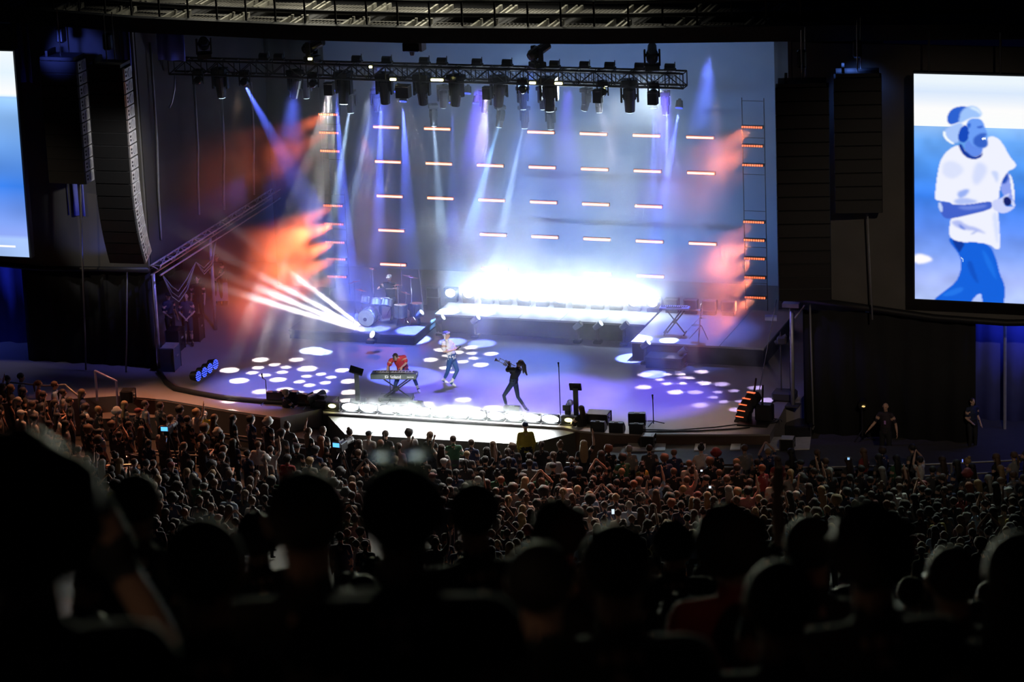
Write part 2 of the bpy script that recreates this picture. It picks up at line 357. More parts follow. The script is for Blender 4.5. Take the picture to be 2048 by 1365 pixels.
RAF = mat('pale_steel', (.6, .58, .5), .5, .3); MESHP = mat('corrugated_panel', (.22, .21, .19), .6, .2, scale=3)
def bar(p0, p1, wx, wz):
    bm = B(); p0 = Vector(p0); p1 = Vector(p1); d = p1-p0
    r = box(bm, (0, 0, 0), (d.length, wx, wz)); q = d.to_track_quat('X', 'Z').to_matrix()
    bmesh.ops.rotate(bm, cent=(0, 0, 0), matrix=q, verts=r); bmesh.ops.translate(bm, vec=(p0+p1)/2, verts=r); return bm
k = 0
for i in range(13):
    x = -13.6+i*1.98
    y0 = arc_y(x)+.55
    for dx, wd in ((0, .07), (.32, .05), (.48, .07)):
        me_obj('rafter', bar((x+dx, y0, 11.32), (x+dx, y0+1.25, 11.36), wd, .16), RAF, ceil)
        me_obj('rafter', bar((x+dx+.05, y0+1.9, 11.42), (x+dx+.05, y0+3.0, 11.46), wd, .14), RAF, ceil)
    for yy, ln, zz in ((y0, 1.2, 11.3), (y0+1.95, 1.0, 11.4)):      # corrugated deck bays between rafters
        bm = B(); x0 = x+.62; x1 = x+1.92; nn = 22
        for q in range(nn): box(bm, (x0+(q+.5)*(x1-x0)/nn, yy+ln/2, zz+(.012 if q % 2 else 0)), ((x1-x0)/nn*.96, ln, .03))
        me_obj('roof_panel', bm, MESHP, ceil)
for i in range(27):                                            # railing uprights along the catwalk
    x = -13.4+i*.97; y = arc_y(x)+.4
    bm = B(); box(bm, (x, y, 11.85), (.05, .05, .75)); me_obj('rail_post', bm, BLK, ceil)
for dy, z in ((.4, 12.2), (1.75, 11.55), (1.85, 11.9), (3.3, 12.1)):
    tube('catwalk_rail', [(x, arc_y(x)+dy, z) for x in np.linspace(-13.5, 17, 16)], .035 if z > 11.6 else .07, DARK, ceil)

# ------------------------------------------------------------------ trusses
def truss(label, x0, x1, y, z0, h, d, m, group=None):
    t = thing('lighting_truss', label, 'truss', (x0, y, z0), 0, group); L = x1-x0
    for yy in (0, d):
        for zz in (0, h):
            bm = B(); cyl(bm, (0, yy, zz), (L, yy, zz), .035, n=6); me_obj('chord', bm, m, t)
    n = int(L/.55); st = L/n
    bm = B(); cyl(bm, (0, 0, 0), (0, 0, h), .02, n=5); v0 = me_obj('brace', bm, m, t)
    bm = B(); cyl(bm, (0, 0, 0), (st, 0, h), .018, n=5); g0 = me_obj('brace', bm, m, t)
    bm = B(); cyl(bm, (0, 0, h), (st, 0, 0), .018, n=5); g1 = me_obj('brace', bm, m, t)
    bm = B(); cyl(bm, (0, 0, 0), (0, d, 0), .02, n=5); c0 = me_obj('brace', bm, m, t)
    for o, kk in ((v0, range(0, n+1)), (g0, range(0, n, 2)), (g1, range(1, n, 2))):
        first = True
        for q in kk:
            for yy in (0, d):
                if first and yy == 0: o.location = (q*st, 0, 0); first = False; continue
                c = o.copy(); C.objects.link(c); c.location = (q*st, yy, 0)
    for q in range(n+1):
        for zz in (0, h):
            if q == 0 and zz == 0: continue
            c = c0.copy(); C.objects.link(c); c.location = (q*st, 0, zz)
    return t
truss('long black lighting truss across the front of the stage roof', -8.87, 7.7, -10, 9.02, .44, .44, BLK)
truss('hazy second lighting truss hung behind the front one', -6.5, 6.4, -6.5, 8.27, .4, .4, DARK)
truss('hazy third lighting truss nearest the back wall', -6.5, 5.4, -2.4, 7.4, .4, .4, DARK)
# side-stage truss frame on the left: beam running upstage on two posts
def goal(x, label):
    t = thing('side_truss_frame', label, 'truss', (x, -12, 0), 0)
    return t
PST = mat('pale_post', (.5, .5, .54), .4, .5)
t = goal(-8.97, 'pale box truss beam on two posts over the left side-stage entrance')
for yy in (0, 4.55): bm = B(); cyl(bm, (0, yy, 0), (0, yy, 3.1), .06, n=10); me_obj('post', bm, PST, t, True)
for dx in (0, .3):
    for dz in (3.1, 3.4): bm = B(); cyl(bm, (dx, -.15, dz), (dx, 10, dz), .03, n=6); me_obj('chord', bm, PST, t)
for q in range(18):
    bm = B(); cyl(bm, (0, q*.56-.1, 3.1 if q % 2 else 3.4), (0, q*.56+.46, 3.4 if q % 2 else 3.1), .02, n=5); cyl(bm, (.0, q*.56-.1, 3.4), (.3, q*.56-.1, 3.4), .02, n=5)
    me_obj('brace', bm, PST, t)
for sy in (0,): bm = B(); box(bm, (0, 0, .02), (.4, .4, .04)); me_obj('foot_plate', bm, DARK, t)
t = thing('side_post', 'pale blue-lit steel post at the right edge of the stage', 'post', (11.37, -12.05, 0))
bm = B(); cyl(bm, (0, 0, 0), (0, 0, 3.15), .06, n=10); me_obj('pole', bm, PST, t, True)
bm = B(); box(bm, (0, 0, 3.1), (.5, .25, .12)); cyl(bm, (.1, 0, 2.7), (.4, 0, 3.1), .025); me_obj('bracket', bm, PST, t)
bm = B(); box(bm, (0, 0, .02), (.4, .4, .04)); me_obj('foot_plate', bm, DARK, t)

# ------------------------------------------------------------------ lights as objects
def face_dir(o, d):
    o.rotation_mode = 'QUATERNION'; o.rotation_quaternion = Vector(d).to_track_quat('-Z', 'Y')
# LED bars on the back wall
led = thing('led_bar', 'x', 'light', (0, 0, 0), 0, 'orange LED bars on the back wall')
bm = B(); box(bm, (0, .05, 0), (.98, .07, .13), bevel=.01); me_obj('housing', bm, BLK, led)
bm = B(); box(bm, (0, 0, 0), (.95, .05, .105), bevel=.02); me_obj('blur_edge', bm, LOR, led)  # orange blur around the strip is put in as a glowing part
bm = B(); box(bm, (0, -.02, 0), (.92, .04, .06), bevel=.015); me_obj('lamp_strip', bm, LORC, led)
GR = [(0, (0, 1, 3, 4, 5, 6)), (1, range(7)), (2, range(6)), (3, (0, 2, 3, 4, 5, 6)), (4, (0, 2, 4, 5))]
ROWN = ['top row', 'second row', 'third row', 'fourth row', 'bottom row']
first = True
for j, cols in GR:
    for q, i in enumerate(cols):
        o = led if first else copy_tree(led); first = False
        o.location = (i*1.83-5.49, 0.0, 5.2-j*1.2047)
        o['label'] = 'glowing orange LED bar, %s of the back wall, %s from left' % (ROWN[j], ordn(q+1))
for j, cols in GR:                                     # the wires they hang on
    pass
def batten(loc, label, grp, n=9):
    t = thing('led_batten', label, 'light', loc, 0, grp)
    bm = B(); box(bm, (0, .08, 0), (.72, .12, .1), bevel=.01); me_obj('housing', bm, BLK, t)
    bm = B()
    for q in range(n): box(bm, (-.31+q*.62/(n-1), 0, 0), (.05, .03, .06))
    me_obj('lamp_cells', bm, LORS, t)['kind'] = 'stuff'
    return t
NM = ['topmost', 'second', 'third', 'fourth', 'fifth', 'sixth', 'seventh', 'lowest']
for q, z in enumerate(LZL): batten((-6.4, -3, z), 'small orange cell batten on the left ladder tower, %s from the top' % ordn(q+1), 'orange battens on the left tower')
for q, z in enumerate(LZR): batten((8.0, -3, z), 'small orange cell batten on the right ladder tower, %s from the top' % ordn(q+1), 'orange battens on the right tower')
for x, s in ((-6.4, 'left'), (8.0, 'right')):
    t = thing('ladder_tower', 'thin dark ladder tower carrying orange battens at stage '+s, 'tower', (x, -2.8, 0))
    for dx in (-.36, .36): bm = B(); cyl(bm, (dx, 0, 0), (dx, 0, 7.2), .016, n=6); me_obj('upright', bm, DARK, t)
    for z in range(1, 7): bm = B(); cyl(bm, (-.36, 0, z*1.2-.1), (.36, 0, z*1.2-.1), .012, n=5); me_obj('rung', bm, DARK, t)
# moving heads
def moving_head(loc, label, group, size=1., yaw=0, tilt=0, lens=LICE, up=False, name='moving_head_light', grey=BLKG):
    t = thing(name, label, 'stage light', loc, yaw, group)
    s = size; sg = 1 if up else -1
    bm = B(); box(bm, (0, 0, sg*.07*s), (.34*s, .3*s, .13*s), bevel=.02); cyl(bm, (0, 0, -sg*.02), (0, 0, sg*.05), .05*s); me_obj('base', bm, grey, t)
    y = B()
    for sx in (-1, 1): box(y, (sx*.17*s, 0, sg*.3*s), (.045*s, .13*s, .38*s), bevel=.015)
    box(y, (0, 0, sg*.15*s), (.36*s, .13*s, .05*s), bevel=.01); yk = me_obj('yoke', y, grey, t)
    h = B()
    cyl(h, (0, 0, -.16*s), (0, 0, .06*s), .135*s, .14*s, 14); cyl(h, (0, 0, .06*s), (0, 0, .34*s), .12*s, .105*s, 14); cyl(h, (0, 0, -.24*s), (0, 0, -.16*s), .09*s, .13*s, 14)
    cyl(h, (-.17*s, 0, 0), (.17*s, 0, 0), .04*s)
    hd = me_obj('head', h, grey, yk, False); hd.location = (0, 0, sg*.36*s)
    hd.rotation_euler = (tilt + (0 if up else math.pi), 0, 0)
    l = B(); cyl(l, (0, 0, .33*s), (0, 0, .355*s), .09*s, .085*s, 14); ln = me_obj('lens', l, lens, yk); ln.location = hd.location; ln.rotation_euler = hd.rotation_euler
    return t
fx = [(440, 1.35, .15, 0), (590, 1.3, .35, .9), (687, 1.45, -.12, -.2), (768, 1.4, .05, 0), (843, 1.4, .15, 0), (912, 1.4, -.2, -.5), (997, 1.4, .3, .6), (1097, 1.5, .05, 0), (1258, 1.45, .18, .3)]
for q, (px, s, ti, yw) in enumerate(fx):
    p = un(px, 165, 'y', -9.8); moving_head((p.x, -9.78, 9.22), 'big black moving head under the front truss, %s of nine from left' % ordn(q+1), 'moving heads hanging from the front truss', s, yw, ti, LICE if q in (0, 2, 7, 8) else BLKG)
rx = [(397, 150), (490, 152), (627, 156), (1046, 170), (1206, 175), (1308, 178)]
for q, (px, py) in enumerate(rx):
    p = un(px, py, 'y', -10.2); moving_head((p.x, -10.25, 9.25), 'small round black head under the front truss, %s of six from left' % ordn(q+1), 'small heads under the front truss', .95, .3, 1.5, BLKG)
for q, (px, py) in enumerate(((410, 128), (625, 128), (1075, 135), (1305, 142))):
    p = un(px, py, 'y', -9.8); moving_head((p.x, -9.8, 9.5), 'moving head standing on top of the front truss, %s of four from left' % ordn(q+1), 'moving heads standing on the truss', 1.3, .4+q, 1.15, BLKG, True)
for q, (px, s) in enumerate(((362, 1), (530, 1), (560, 1), (715, 1), (775, 1), (850, 1), (885, 1), (955, 1), (1015, 1), (1110, 1), (1170, 1), (1220, 1), (1280, 1), (1340, 1))):
    p = un(px, 140, 'y', -9.6); t = thing('truss_motor', 'dark rounded drum on top of the front truss, %s of fourteen from left' % ordn(q+1), 'rigging', (p.x, -9.62, 9.5), 0, 'dark drums on the truss')
    bm = B(); cyl(bm, (-.14, 0, .08), (.14, 0, .08), .11, n=12); box(bm, (0, 0, 0), (.36, .2, .08), bevel=.02); me_obj('drum', bm, BLK, t)
    bm = B(); cyl(bm, (.16, 0, .1), (.16, 0, .24), .015); me_obj('hook', bm, CHROME, t)
for q, (px, py, s, dim) in enumerate(((741, 134, .10, 0), (786, 159, .2, 0), (874, 160, .4, 0), (1065, 166, .2, 0), (1117, 167, .24, 0), (1212, 171, .1, 0), (620, 118, .14, 0))):
    p = un(px, py, 'y', -10.08); t = thing('truss_lamp', 'small glowing yellow lamp on the front truss, %s of seven from the left' % ordn([2, 3, 4, 5, 6, 7, 1][q]), 'lamp', p, 0, 'yellow lamps on the truss')
    bm = B(); box(bm, (0, .06, 0), (s+.06, .08, .14), bevel=.01); me_obj('housing', bm, BLK, t)
    bm = B(); box(bm, (0, 0, 0), (s, .06, .07), bevel=.02); me_obj('lens', bm, LWARM, t)
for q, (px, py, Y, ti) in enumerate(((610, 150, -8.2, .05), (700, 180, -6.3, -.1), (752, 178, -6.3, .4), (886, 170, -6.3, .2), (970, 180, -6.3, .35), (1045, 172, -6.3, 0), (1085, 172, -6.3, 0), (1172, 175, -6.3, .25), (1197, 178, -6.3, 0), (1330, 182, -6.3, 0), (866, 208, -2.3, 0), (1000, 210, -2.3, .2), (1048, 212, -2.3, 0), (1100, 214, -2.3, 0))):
    p = un(px, py, 'y', Y); moving_head((p.x, Y, p.z), 'pale hazy moving head behind the front truss, %s of fourteen' % ordn(q+1), 'hazy moving heads behind the front truss', 1.05, .2*q, ti, LICE, grey=mat('hazed_fixture', (.12, .13, .15), .4))  # haze over these heads is put into a paler body colour
def par(loc, d, label, group, r=.13, lens=LBLUE):
    t = thing('par_light', label, 'stage light', loc, 0, group); face_dir(t, d)
    bm = B(); cyl(bm, (0, 0, .22), (0, 0, 0), r*.8, r, 16); cyl(bm, (0, 0, .22), (0, 0, .28), .05); me_obj('can', bm, BLK, t)
    bm = B()
    cyl(bm, (0, 0, -.012), (0, 0, 0), r*.92, n=16); me_obj('lens_plate', bm, BLKG, t)
    bm = B()
    for a, rr in [(0, 0)]+[(k*math.pi/3, .45) for k in range(6)]+[(k*math.pi/6, .8) for k in range(12)]:
        cyl(bm, (rr*r*math.cos(a), rr*r*math.sin(a), -.03), (rr*r*math.cos(a), rr*r*math.sin(a), -.01), r*.13, n=6)
    me_obj('lamp_cells', bm, lens, t)['kind'] = 'stuff'; return t
for q, (px, py, Y) in enumerate(((665, 180, -6.4), (761, 203, -4.5), (795, 183, -2.5), (806, 202, -4.5), (905, 205, -4.5), (935, 186, -2.5), (953, 206, -4.5), (1307, 216, -4.5), (1358, 215, -4.5))):
    par(un(px, py, 'y', Y), (0, -.45, -1), 'small par can with violet-blue cells facing down, %s of nine from left' % ordn(q+1), 'blue par cans in the haze')
# follow camera box under the fascia
p = un(826, 92, 'y', -12.9); t = thing('hanging_projector', 'dark box with a pale lens bracket hanging under the roof edge', 'projector', p)
bm = B(); box(bm, (0, 0, 0), (.5, .5, .26), bevel=.02); me_obj('body', bm, BLKG, t)
bm = B(); box(bm, (.3, 0, 0), (.08, .4, .26)); me_obj('side_plate', bm, GREY, t)
bm = B(); cyl(bm, (0, -.1, -.13), (0, -.1, -.26), .09, .06, 12); me_obj('lens_barrel', bm, GREY, t)
for sx in (-.2, .2): bm = B(); cyl(bm, (sx, 0, .13), (sx, 0, .5), .02); me_obj('hanger', bm, DARK, t)

# ------------------------------------------------------------------ line arrays
def line_array(top, n, W, H, D, rz, tilts, label, group, side=True):
    t = thing('line_array', label, 'speaker array', top, rz, group)
    pos = Vector((0, 0, 0)); ang = 0
    cab = None
    for k in range(n):
        ang += tilts(k)
        bm = B(); box(bm, (0, D/2, -H/2), (W, D, H*.97), bevel=.015); c = me_obj('cabinet', bm, DARK if side else BLK, t) if cab is None else None
        if c is None: bm.free(); c = copy_tree(cab, t)
        else:
            cab = c
            bm = B(); box(bm, (0, -.012, -H/2), (W*.96, .03, H*.9)); me_obj('grille', bm, GRILL, c)
            if side:
                bm = B(); box(bm, (W/2+.006, D*.52, -H/2), (.02, D*.92, H*.88)); me_obj('side_plate', bm, PLATE, c)
                bm = B(); ring = cyl(bm, (W/2+.01, D*.66, -H/2), (W/2+.03, D*.66, -H/2), H*.36, n=12); me_obj('cone_cover', bm, GREY, c)
                bm = B(); box(bm, (W/2+.02, D*.22, -H*.34), (.02, D*.13, H*.16)); box(bm, (W/2+.02, D*.22, -H*.62), (.02, D*.13, H*.16)); me_obj('rigging_slot', bm, BLK, c)
        c.location = pos; c.rotation_euler = (ang, 0, 0)
        pos = pos+Vector((0, -math.sin(-ang)*H, -math.cos(ang)*H))
    bm = B(); box(bm, (0, D/2, .08), (W*.9, D*1.3, .1)); box(bm, (-W*.3, D/2, .2), (.08, D, .2)); me_obj('top_frame', bm, BLK, t)
    bm = B(); cyl(bm, (0, .2, .1), (0, .2, 1.6), .02); cyl(bm, (.1, .6, .1), (.1, .6, 1.6), .02); me_obj('hoist_chain', bm, CHROME, t)
    bm = B(); box(bm, (.0, .35, .75), (.26, .26, .5), bevel=.05); me_obj('chain_motor', bm, BLKG, t)
    return t
J = lambda k: .0 if k < 9 else .065
p = un(210, 137, 'y', -14.2); line_array(p, 16, 1.18, .395, .62, 0.05, lambda k: .0 if k < 9 else .06, 'large curved line array hanging at left with grey side plates', None)
p = un(116, 122, 'y', -13.2); line_array(p, 10, 1.25, .385, .6, 0.0, lambda k: 0, 'shorter straight line array hanging behind the left curved one', None)
p = un(1604, 175, 'y', -14.2); line_array(p, 16, 1.5, .395, .62, .22, lambda k: .0 if k < 11 else .05, 'large black curved line array hanging at the right', None, False)
p = un(1715, 155, 'y', -13.2); line_array(p, 10, 1.35, .395, .6, .22, lambda k: 0, 'shorter black line array hanging right of the curved one', None, False)
# ------------------------------------------------------------------ haze: real scattering volume over the stage
def haze_box(name, lo, hi, base, k, scale, thr, label, an=.25, zf=None, seed=0):
    bm = B(); box(bm, [(a+b)/2 for a, b in zip(lo, hi)], [b-a for a, b in zip(lo, hi)])
    m = bpy.data.materials.new(name); m.use_nodes = True; nt = m.node_tree; nt.nodes.clear()
    out = nt.nodes.new('ShaderNodeOutputMaterial'); vs = nt.nodes.new('ShaderNodeVolumeScatter')
    vs.inputs['Anisotropy'].default_value = an; vs.inputs['Color'].default_value = (.98, .98, 1, 1)
    tc = nt.nodes.new('ShaderNodeTexCoord'); mpn = nt.nodes.new('ShaderNodeMapping'); mpn.inputs['Location'].default_value = (seed, seed*.7, seed*.3)
    mpn.inputs['Scale'].default_value = (1, .8, 1.15)
    nz = nt.nodes.new('ShaderNodeTexNoise'); nz.inputs['Scale'].default_value = scale; nz.inputs['Detail'].default_value = 3.5; nz.inputs['Roughness'].default_value = .6
    nz.inputs['Distortion'].default_value = .6
    nt.links.new(tc.outputs['Object'], mpn.inputs[0]); nt.links.new(mpn.outputs[0], nz.inputs['Vector'])
    mr = nt.nodes.new('ShaderNodeMapRange'); mr.inputs['From Min'].default_value = thr; mr.inputs['From Max'].default_value = thr+.25
    mr.inputs['To Min'].default_value = base; mr.inputs['To Max'].default_value = k; mr.interpolation_type = 'SMOOTHSTEP'
    nt.links.new(nz.outputs['Fac'], mr.inputs['Value']); val = mr.outputs[0]
    # fade towards every face of the box so the cloud has no hard edge
    sp = nt.nodes.new('ShaderNodeSeparateXYZ'); nt.links.new(tc.outputs['Object'], sp.inputs[0])
    for ax, (a0, a1, b0, b1) in (zf or {}).items():
        for s0, s1 in ((a0, a1), (b0, b1)):
            if s0 is None: continue
            f = nt.nodes.new('ShaderNodeMapRange'); f.interpolation_type = 'SMOOTHSTEP'
            f.inputs['From Min'].default_value = s0; f.inputs['From Max'].default_value = s1
            nt.links.new(sp.outputs[ax], f.inputs['Value'])
            mm = nt.nodes.new('ShaderNodeMath'); mm.operation = 'MULTIPLY'; nt.links.new(val, mm.inputs[0]); nt.links.new(f.outputs[0], mm.inputs[1]); val = mm.outputs[0]
    nt.links.new(val, vs.inputs['Density']); nt.links.new(vs.outputs[0], out.inputs['Volume'])
    o = me_obj(name, bm, m); o['kind'] = 'stuff'; tag(o, label, 'haze'); return o
haze_box('stage_haze', (-10, -14.3, .02), (11.35, -.2, 10.8), .012, .085, .34, .42, 'drifting white theatrical haze filling the air over the stage', .25,
         {'X': (-10, -6.0, 12.5, 9.5), 'Y': (-14.2, -8.6, None, None), 'Z': (None, None, 10.6, 8.2)})

def plume(c, r, dens, scale, label, seed, an=.3):
    """a puff of smoke: density falls to zero at an ellipsoid's rim and is broken up by noise"""
    bm = B(); box(bm, (0, 0, 0), [2*q for q in r]); name = 'smoke_plume'
    m = bpy.data.materials.new(name); m.use_nodes = True; nt = m.node_tree; nt.nodes.clear(); N = nt.nodes.new; L = nt.links.new
    out = N('ShaderNodeOutputMaterial'); vs = N('ShaderNodeVolumeScatter'); vs.inputs['Anisotropy'].default_value = an; vs.inputs['Color'].default_value = (.98, .98, 1, 1)
    tc = N('ShaderNodeTexCoord'); v1 = N('ShaderNodeVectorMath'); v1.operation = 'MULTIPLY'; v1.inputs[1].default_value = [1/q for q in r]; L(tc.outputs['Object'], v1.inputs[0])
    nz = N('ShaderNodeTexNoise'); nz.inputs['Scale'].default_value = scale; nz.inputs['Detail'].default_value = 4; nz.inputs['Distortion'].default_value = .5
    ad = N('ShaderNodeVectorMath'); ad.operation = 'ADD'; ad.inputs[1].default_value = (seed, seed, 0); L(tc.outputs['Object'], ad.inputs[0]); L(ad.outputs[0], nz.inputs['Vector'])
    ln = N('ShaderNodeVectorMath'); ln.operation = 'LENGTH'; L(v1.outputs[0], ln.inputs[0])
    f = N('ShaderNodeMapRange'); f.interpolation_type = 'SMOOTHSTEP'; f.inputs['From Min'].default_value = 1; f.inputs['From Max'].default_value = .25; L(ln.outputs['Value'], f.inputs['Value'])
    g = N('ShaderNodeMapRange'); g.interpolation_type = 'SMOOTHSTEP'; g.inputs['From Min'].default_value = .38; g.inputs['From Max'].default_value = .62; g.inputs['To Min'].default_value = .15*dens; g.inputs['To Max'].default_value = dens; L(nz.outputs['Fac'], g.inputs['Value'])
    mm = N('ShaderNodeMath'); mm.operation = 'MULTIPLY'; L(f.outputs[0], mm.inputs[0]); L(g.outputs[0], mm.inputs[1]); L(mm.outputs[0], vs.inputs['Density']); L(vs.outputs[0], out.inputs['Volume'])
    o = me_obj(name, bm, m); o.location = c; o['kind'] = 'stuff'; tag(o, label, 'smoke'); return o
plume(un(610, 505, 'y', -6.5), (1.7, 4.2, 2.1), .38, .8, 'thick smoke cloud lit orange in front of the left batten tower', 3)
plume(un(592, 300, 'y', -7), (.9, 2.6, 1.1), .2, .9, 'small smoke cloud lit orange high up at the left', 9)
plume(un(1465, 600, 'y', -6.5), (1.3, 3.8, 2.4), .26, .8, 'tall smoke cloud lit pink and orange in front of the right batten tower', 17)
plume(un(1455, 290, 'y', -6), (1.2, 3.4, 1.3), .16, .8, 'smoke cloud lit orange high up at the right', 23)
plume((1.6, -15.1, .35), (4.3, .9, .7), .4, 2.0, 'low smoke added for the bloom around the footlights', 31, 0)  # lamp bloom is built as an added puff of smoke
plume((2.2, -5.1, 1.5), (5.4, 1.9, 1.45), .42, 1.2, 'low bright smoke hanging around the back riser blinders', 37, 0)
plume(un(630, 608, 'y', bs.y-1.5), (3.4, 2.8, 1.8), .27, 1.3, 'pale smoke crossed by the white beams from the floor light', 53)
plume(un(600, 690, 'z', .6), (3.0, 2.2, 1.0), .12, 1.2, 'low blue-lit smoke drifting over the left stage floor', 41)
plume(un(1440, 130, 'y', -9.5), (3.2, 1.5, 1.9), .07, .7, 'grey-blue smoke drifting up past the right end of the front truss', 47)

# ------------------------------------------------------------------ risers
RIS = mat('riser_black', (.03, .035, .045), .6); RTOP = mat('riser_top', (.42, .42, .44), .45, scale=2, var=.1)
def riser(label, x0, x1, y0, y1, z, top=RTOP, panels=3):
    t = thing('stage_riser', label, 'riser', ((x0+x1)/2, (y0+y1)/2, 0))
    W = x1-x0; Dp = y1-y0
    bm = B(); box(bm, (0, 0, (z-.06)/2), (W-.06, Dp-.06, z-.06)); me_obj('skirt', bm, RIS, t)
    for k in range(panels):
        bm = B(); box(bm, (-W/2+(k+.5)*W/panels, 0, z-.03), (W/panels-.012, Dp, .06), bevel=.005); me_obj('deck_panel', bm, top, t)
    return t
riser('long pale-topped riser along the back wall carrying the row of white blinders', -1.75, 5.3, -6.45, -4.2, .6, panels=5)
riser('right-hand riser with the back keyboard on it', 5.36, 9.6, -8.35, -4.2, .6, panels=3)
riser('low box riser at the foot of the right-hand riser', 6.0, 7.2, -9.1, -8.45, .35, RIS, 1)
riser('low drum riser at stage left of the photo', -6.2, -1.9, -8.0, -4.4, .3, mat('drum_carpet', (.12, .12, .16), .9), 2)
# blinder row on the riser back edge
gx = 0
for q in range(17):
    x = -2.3+q*.62; lit = 1 <= q <= 12
    t = thing('blinder_light', ('white glaring' if lit else 'unlit grey')+' blinder box on the back riser, %s from left' % ordn(q+1), 'stage light', (x, -5.0, .6 if x > -1.7 else .3), 0, 'blinders on the back riser')
    h0 = 0 if x > -1.7 else .3
    bm = B(); box(bm, (0, .1, .30+h0), (.46, .22, .36), bevel=.02); me_obj('housing', bm, GREY if not lit else DARK, t)
    bm = B(); box(bm, (0, .1, .06+h0/2), (.4, .2, .12+h0)); me_obj('stand', bm, BLK, t)
    bm = B(); ball(bm, (0 if lit else 0, -.015, .32+h0), (.17, .03, .14), 2) if lit else box(bm, (0, -.015, .3+h0), (.38, .02, .28)); me_obj('lens', bm, LWHITE if lit else DARK, t)
# front strip of blinders
fs0 = un(655, 818, 'z', .15); fs1 = un(1128, 848, 'z', .15)
for q in range(14):
    tt = q/13; px = 655+(1128-655)*tt; py = 818+30*tt; p = un(px, py+2, 'z', .15)
    yel = q in (0, 13)
    t = thing('footlight', ('yellowish' if yel else 'white glaring')+' footlight on the stage lip, %s of fourteen from the left' % ordn(q+1), 'stage light', (p.x, -15.12, 0), 0, 'footlights along the stage lip')
    bm = B(); box(bm, (0, .12, .13), (.48, .18, .24), bevel=.02); me_obj('housing', bm, BLK, t)
    bm = B(); box(bm, (0, .1, .015), (.5, .3, .03)); me_obj('base', bm, BLK, t)
    s = .12 if yel else .27  # white lenses are widened to take in their bloom
    bm = B(); ball(bm, (0, .02, .15), (s, .05, .12 if not yel else .06), 2); me_obj('lens', bm, LWARM if yel else LWHITE, t)
# blue pars on the floor at left, orange stack at right
for q, (px, py) in enumerate(((397, 757), (409, 749), (420, 741), (431, 733))):
    p = un(px, py+12, 'z', 0); par((p.x, p.y, .26), (1, -.12, .02), 'floor par can glowing blue at left stage edge, %s of four' % ordn(q+1), 'blue floor pars at the left stage edge', .17)
for q, (px, py) in enumerate(((1484, 838), (1487, 826), (1490, 814), (1497, 802), (1506, 790))):
    b = un(1500, 845, 'z', 0)
    p = un(px, py+8, 'y', b.y)
    t = thing('tower_lamp', 'black round lamp with orange rim in the right lamp tower, %s from the bottom' % ordn(q+1), 'stage light', p, -.3, 'lamps stacked at the right stage edge')
    bm = B(); cyl(bm, (0, .2, 0), (0, -.1, 0), .17, .21, 16); me_obj('can', bm, BLK, t)
    bm = B(); cyl(bm, (0, -.1, .0), (0, -.13, 0), .2, n=16); me_obj('lens_plate', bm, BLKG, t)
    bm = B(); box(bm, (.0, -.1, .215), (.26, .08, .02)); me_obj('lit_rim', bm, LOR, t)
b = un(1502, 848, 'z', 0)
t = thing('lamp_tower_frame', 'dark frame holding the stacked lamps at the right stage edge', 'frame', (b.x, b.y, 0))
bm = B(); cyl(bm, (-.1, .3, 0), (.1, .3, 1.3), .03); cyl(bm, (.25, .3, 0), (.3, .3, 1.1), .03); me_obj('upright', bm, BLK, t)
bm = B(); box(bm, (.1, .1, .03), (.9, .8, .06)); me_obj('base', bm, BLK, t)
bm = B(); box(bm, (.35, .25, .3), (.5, .4, .5), bevel=.05); me_obj('power_box', bm, BLKG, t)

